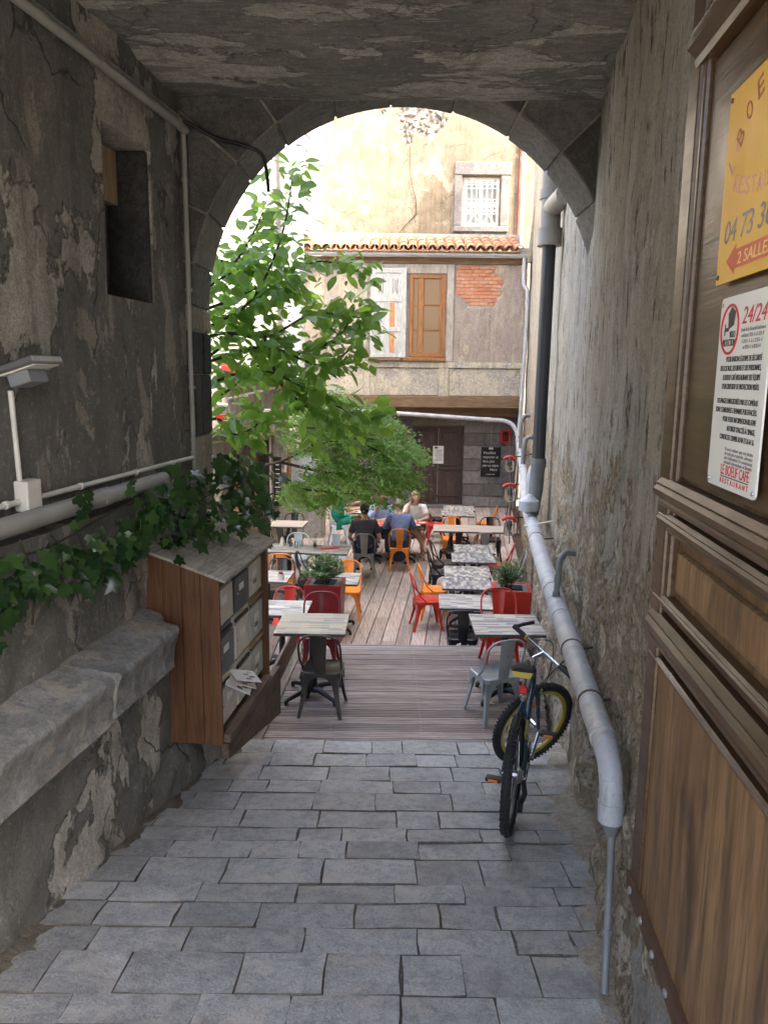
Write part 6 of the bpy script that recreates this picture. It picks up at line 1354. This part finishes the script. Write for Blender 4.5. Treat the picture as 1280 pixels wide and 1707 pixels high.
# ---------------------------------------------------------------- things on the back wall
cb=thing('chalkboard','black chalkboard with white handwriting hanging on the dark stone wall','chalkboard',(2.87,20.74,.85))
MB().box((0,.02,.4),(.52,.03,.80)).build('board',MT['iron'],cb,bev=.004)
XZ=Matrix(((1,0,0,0),(0,0,-1,0),(0,1,0,0),(0,0,0,1)))
def back_text(parent,body,size,mat,x,z_,y=.0,w_=None,al='LEFT',shear=.2):
    me=text_mesh(body,size,mat,w_,al,shear,.001); me.transform(XZ); new_obj('lettering',me,None,parent,(x,y,z_))
MT['chalk']=paint('white_chalk',(.7,.7,.68),.9)
for i,(s_,w_) in enumerate((('Veuillez',.34),('respecter ce',.42),('lieu pas',.32),('jeter vos mégots',.44),('Merci',.2))): back_text(cb,s_,.10,MT['chalk'],-.22+(.2 if i==4 else 0),.62-i*.115,.003,w_)
back_text(cb,'LE BOEUF CAFÉ',.04,MT['chalk'],-.12,.05,.003,.24,'LEFT',0)
MB().tube([(0,.03,.80),(0,.03,1.42)],.006,5).build('hanging_wire',MT['steel'],cb); MB().box((0,.01,.77),(.12,.02,.05)).build('clip',MT['whitep'],cb)
nt=thing('door_notice','white printed notice pinned to the brown house door','notice',(1.45,20.765,1.19)); MB().box((0,.008,.24),(.29,.006,.48)).build('sheet',MT['paper'],nt)
for i in range(9): MB().box(((.01*(i%3)),.003,.08+i*.035),(.22-.03*(i%4),.003,.012)).build('print_line',MT['inkgrey'] if i!=1 else MT['inkred'],nt)
MB().box((-.06,.003,.43),(.08,.003,.05)).build('print_mark',MT['ink'],nt)
for k,(x_,lb_) in enumerate(((3.23,'red square cage lamp beside the chalkboard'),(.46,'red square cage lamp near the maple leaves, left of the brown door'))):
    t=thing('cage_lamp',lb_,'lamp',(x_,20.72,1.80)); c=MB()
    for a in(-.11,.11):
        c.box((a,0,.15),(.03,.03,.33)); c.box((a,-.12,.15),(.03,.03,.33)); c.box((a,-.06,0),(.03,.12,.03)); c.box((a,-.06,.30),(.03,.12,.03))
    for zz_ in(0,.30): c.box((0,0,zz_),(.22,.03,.03)); c.box((0,-.12,zz_),(.22,.03,.03))
    c.build('cage',MT['red_paint'],t); MB().lathe([(.01,.03),(.035,.07),(.045,.12),(.03,.17),(.02,.2)],10,Matrix.Translation((0,-.05,.0))).build('bulb',MT['cleanglass'],t,smooth=.8); MB().lathe([(.022,.20),(.022,.28)],10,Matrix.Translation((0,-.05,0))).build('socket',MT['iron'],t); MB().box((0,.03,.15),(.2,.03,.3)).build('back_plate',MT['darkred'],t)
# leaning iron rods
for k,(xb,xt) in enumerate(((2.72,2.98),(2.80,3.06),(2.90,3.10),(3.0,3.20))):
    yb_=17.0; pth=[(xb,yb_,.0),(xb+(xt-xb)*.5,yb_+.3,1.1),(xt,yb_+.6,2.2)]
    o=MB().tube([Vector(p)-Vector(pth[0]) for p in pth],.014,6).build('iron_rod',MT['rust'],loc=pth[0]); tag(o,'thin rusty iron rod leaning against the courtyard wall by the orange chair','rod','rusty rods leaning together')
# festoon lamps with red clips on the wall
for k,(u,z_,lb_) in enumerate(((14.2,2.02,'clear jar lamp with a red clip, topmost under the wall pipes'),(12.2,1.78,'clear jar lamp with a red clip beside the grey junction'),(11.2,1.42,'clear jar lamp with a red clip hanging lowest on the wall'))):
    t=thing('jar_lamp',lb_,'lamp',RM(u,.42,z_)); MB().lathe([(.02,0),(.075,-.04),(.085,-.16),(.07,-.22),(.02,-.24)],14).build('jar',MT['cleanglass'],t,smooth=.6); MB().tube([(-.11,0,.0),(-.06,0,.035),(0,0,.045),(.06,0,.035),(.10,0,-.02)],.026,8).build('clip',MT['red_paint'],t,smooth=.8); MB().lathe([(.03,.0),(.03,-.08),(.015,-.13)],10).build('bulb_holder',MT['whitep'],t,smooth=.6)
    MB().tube([(0,0,.04),(.22,.0,.05),(.42,0,.1)],.010,6).build('bracket',MT['iron'],t)
pipe_thing('festoon_cable','thin dark cable linking the jar lamps along the courtyard wall',[RM(u,.42,z_) for u,z_ in ((10.4,1.25),(11.2,1.465),(12.2,1.825),(14.2,2.065),(16,2.3))],.008,MT['iron'],'cable')
# pale slab floor strip at the wall foot in the courtyard
# ---------------------------------------------------------------- street side behind the camera
st=MB().box((0,-8,1.55),(40,15.2,.11)).build('street',MT['concrete']); tag(st,kind='structure')
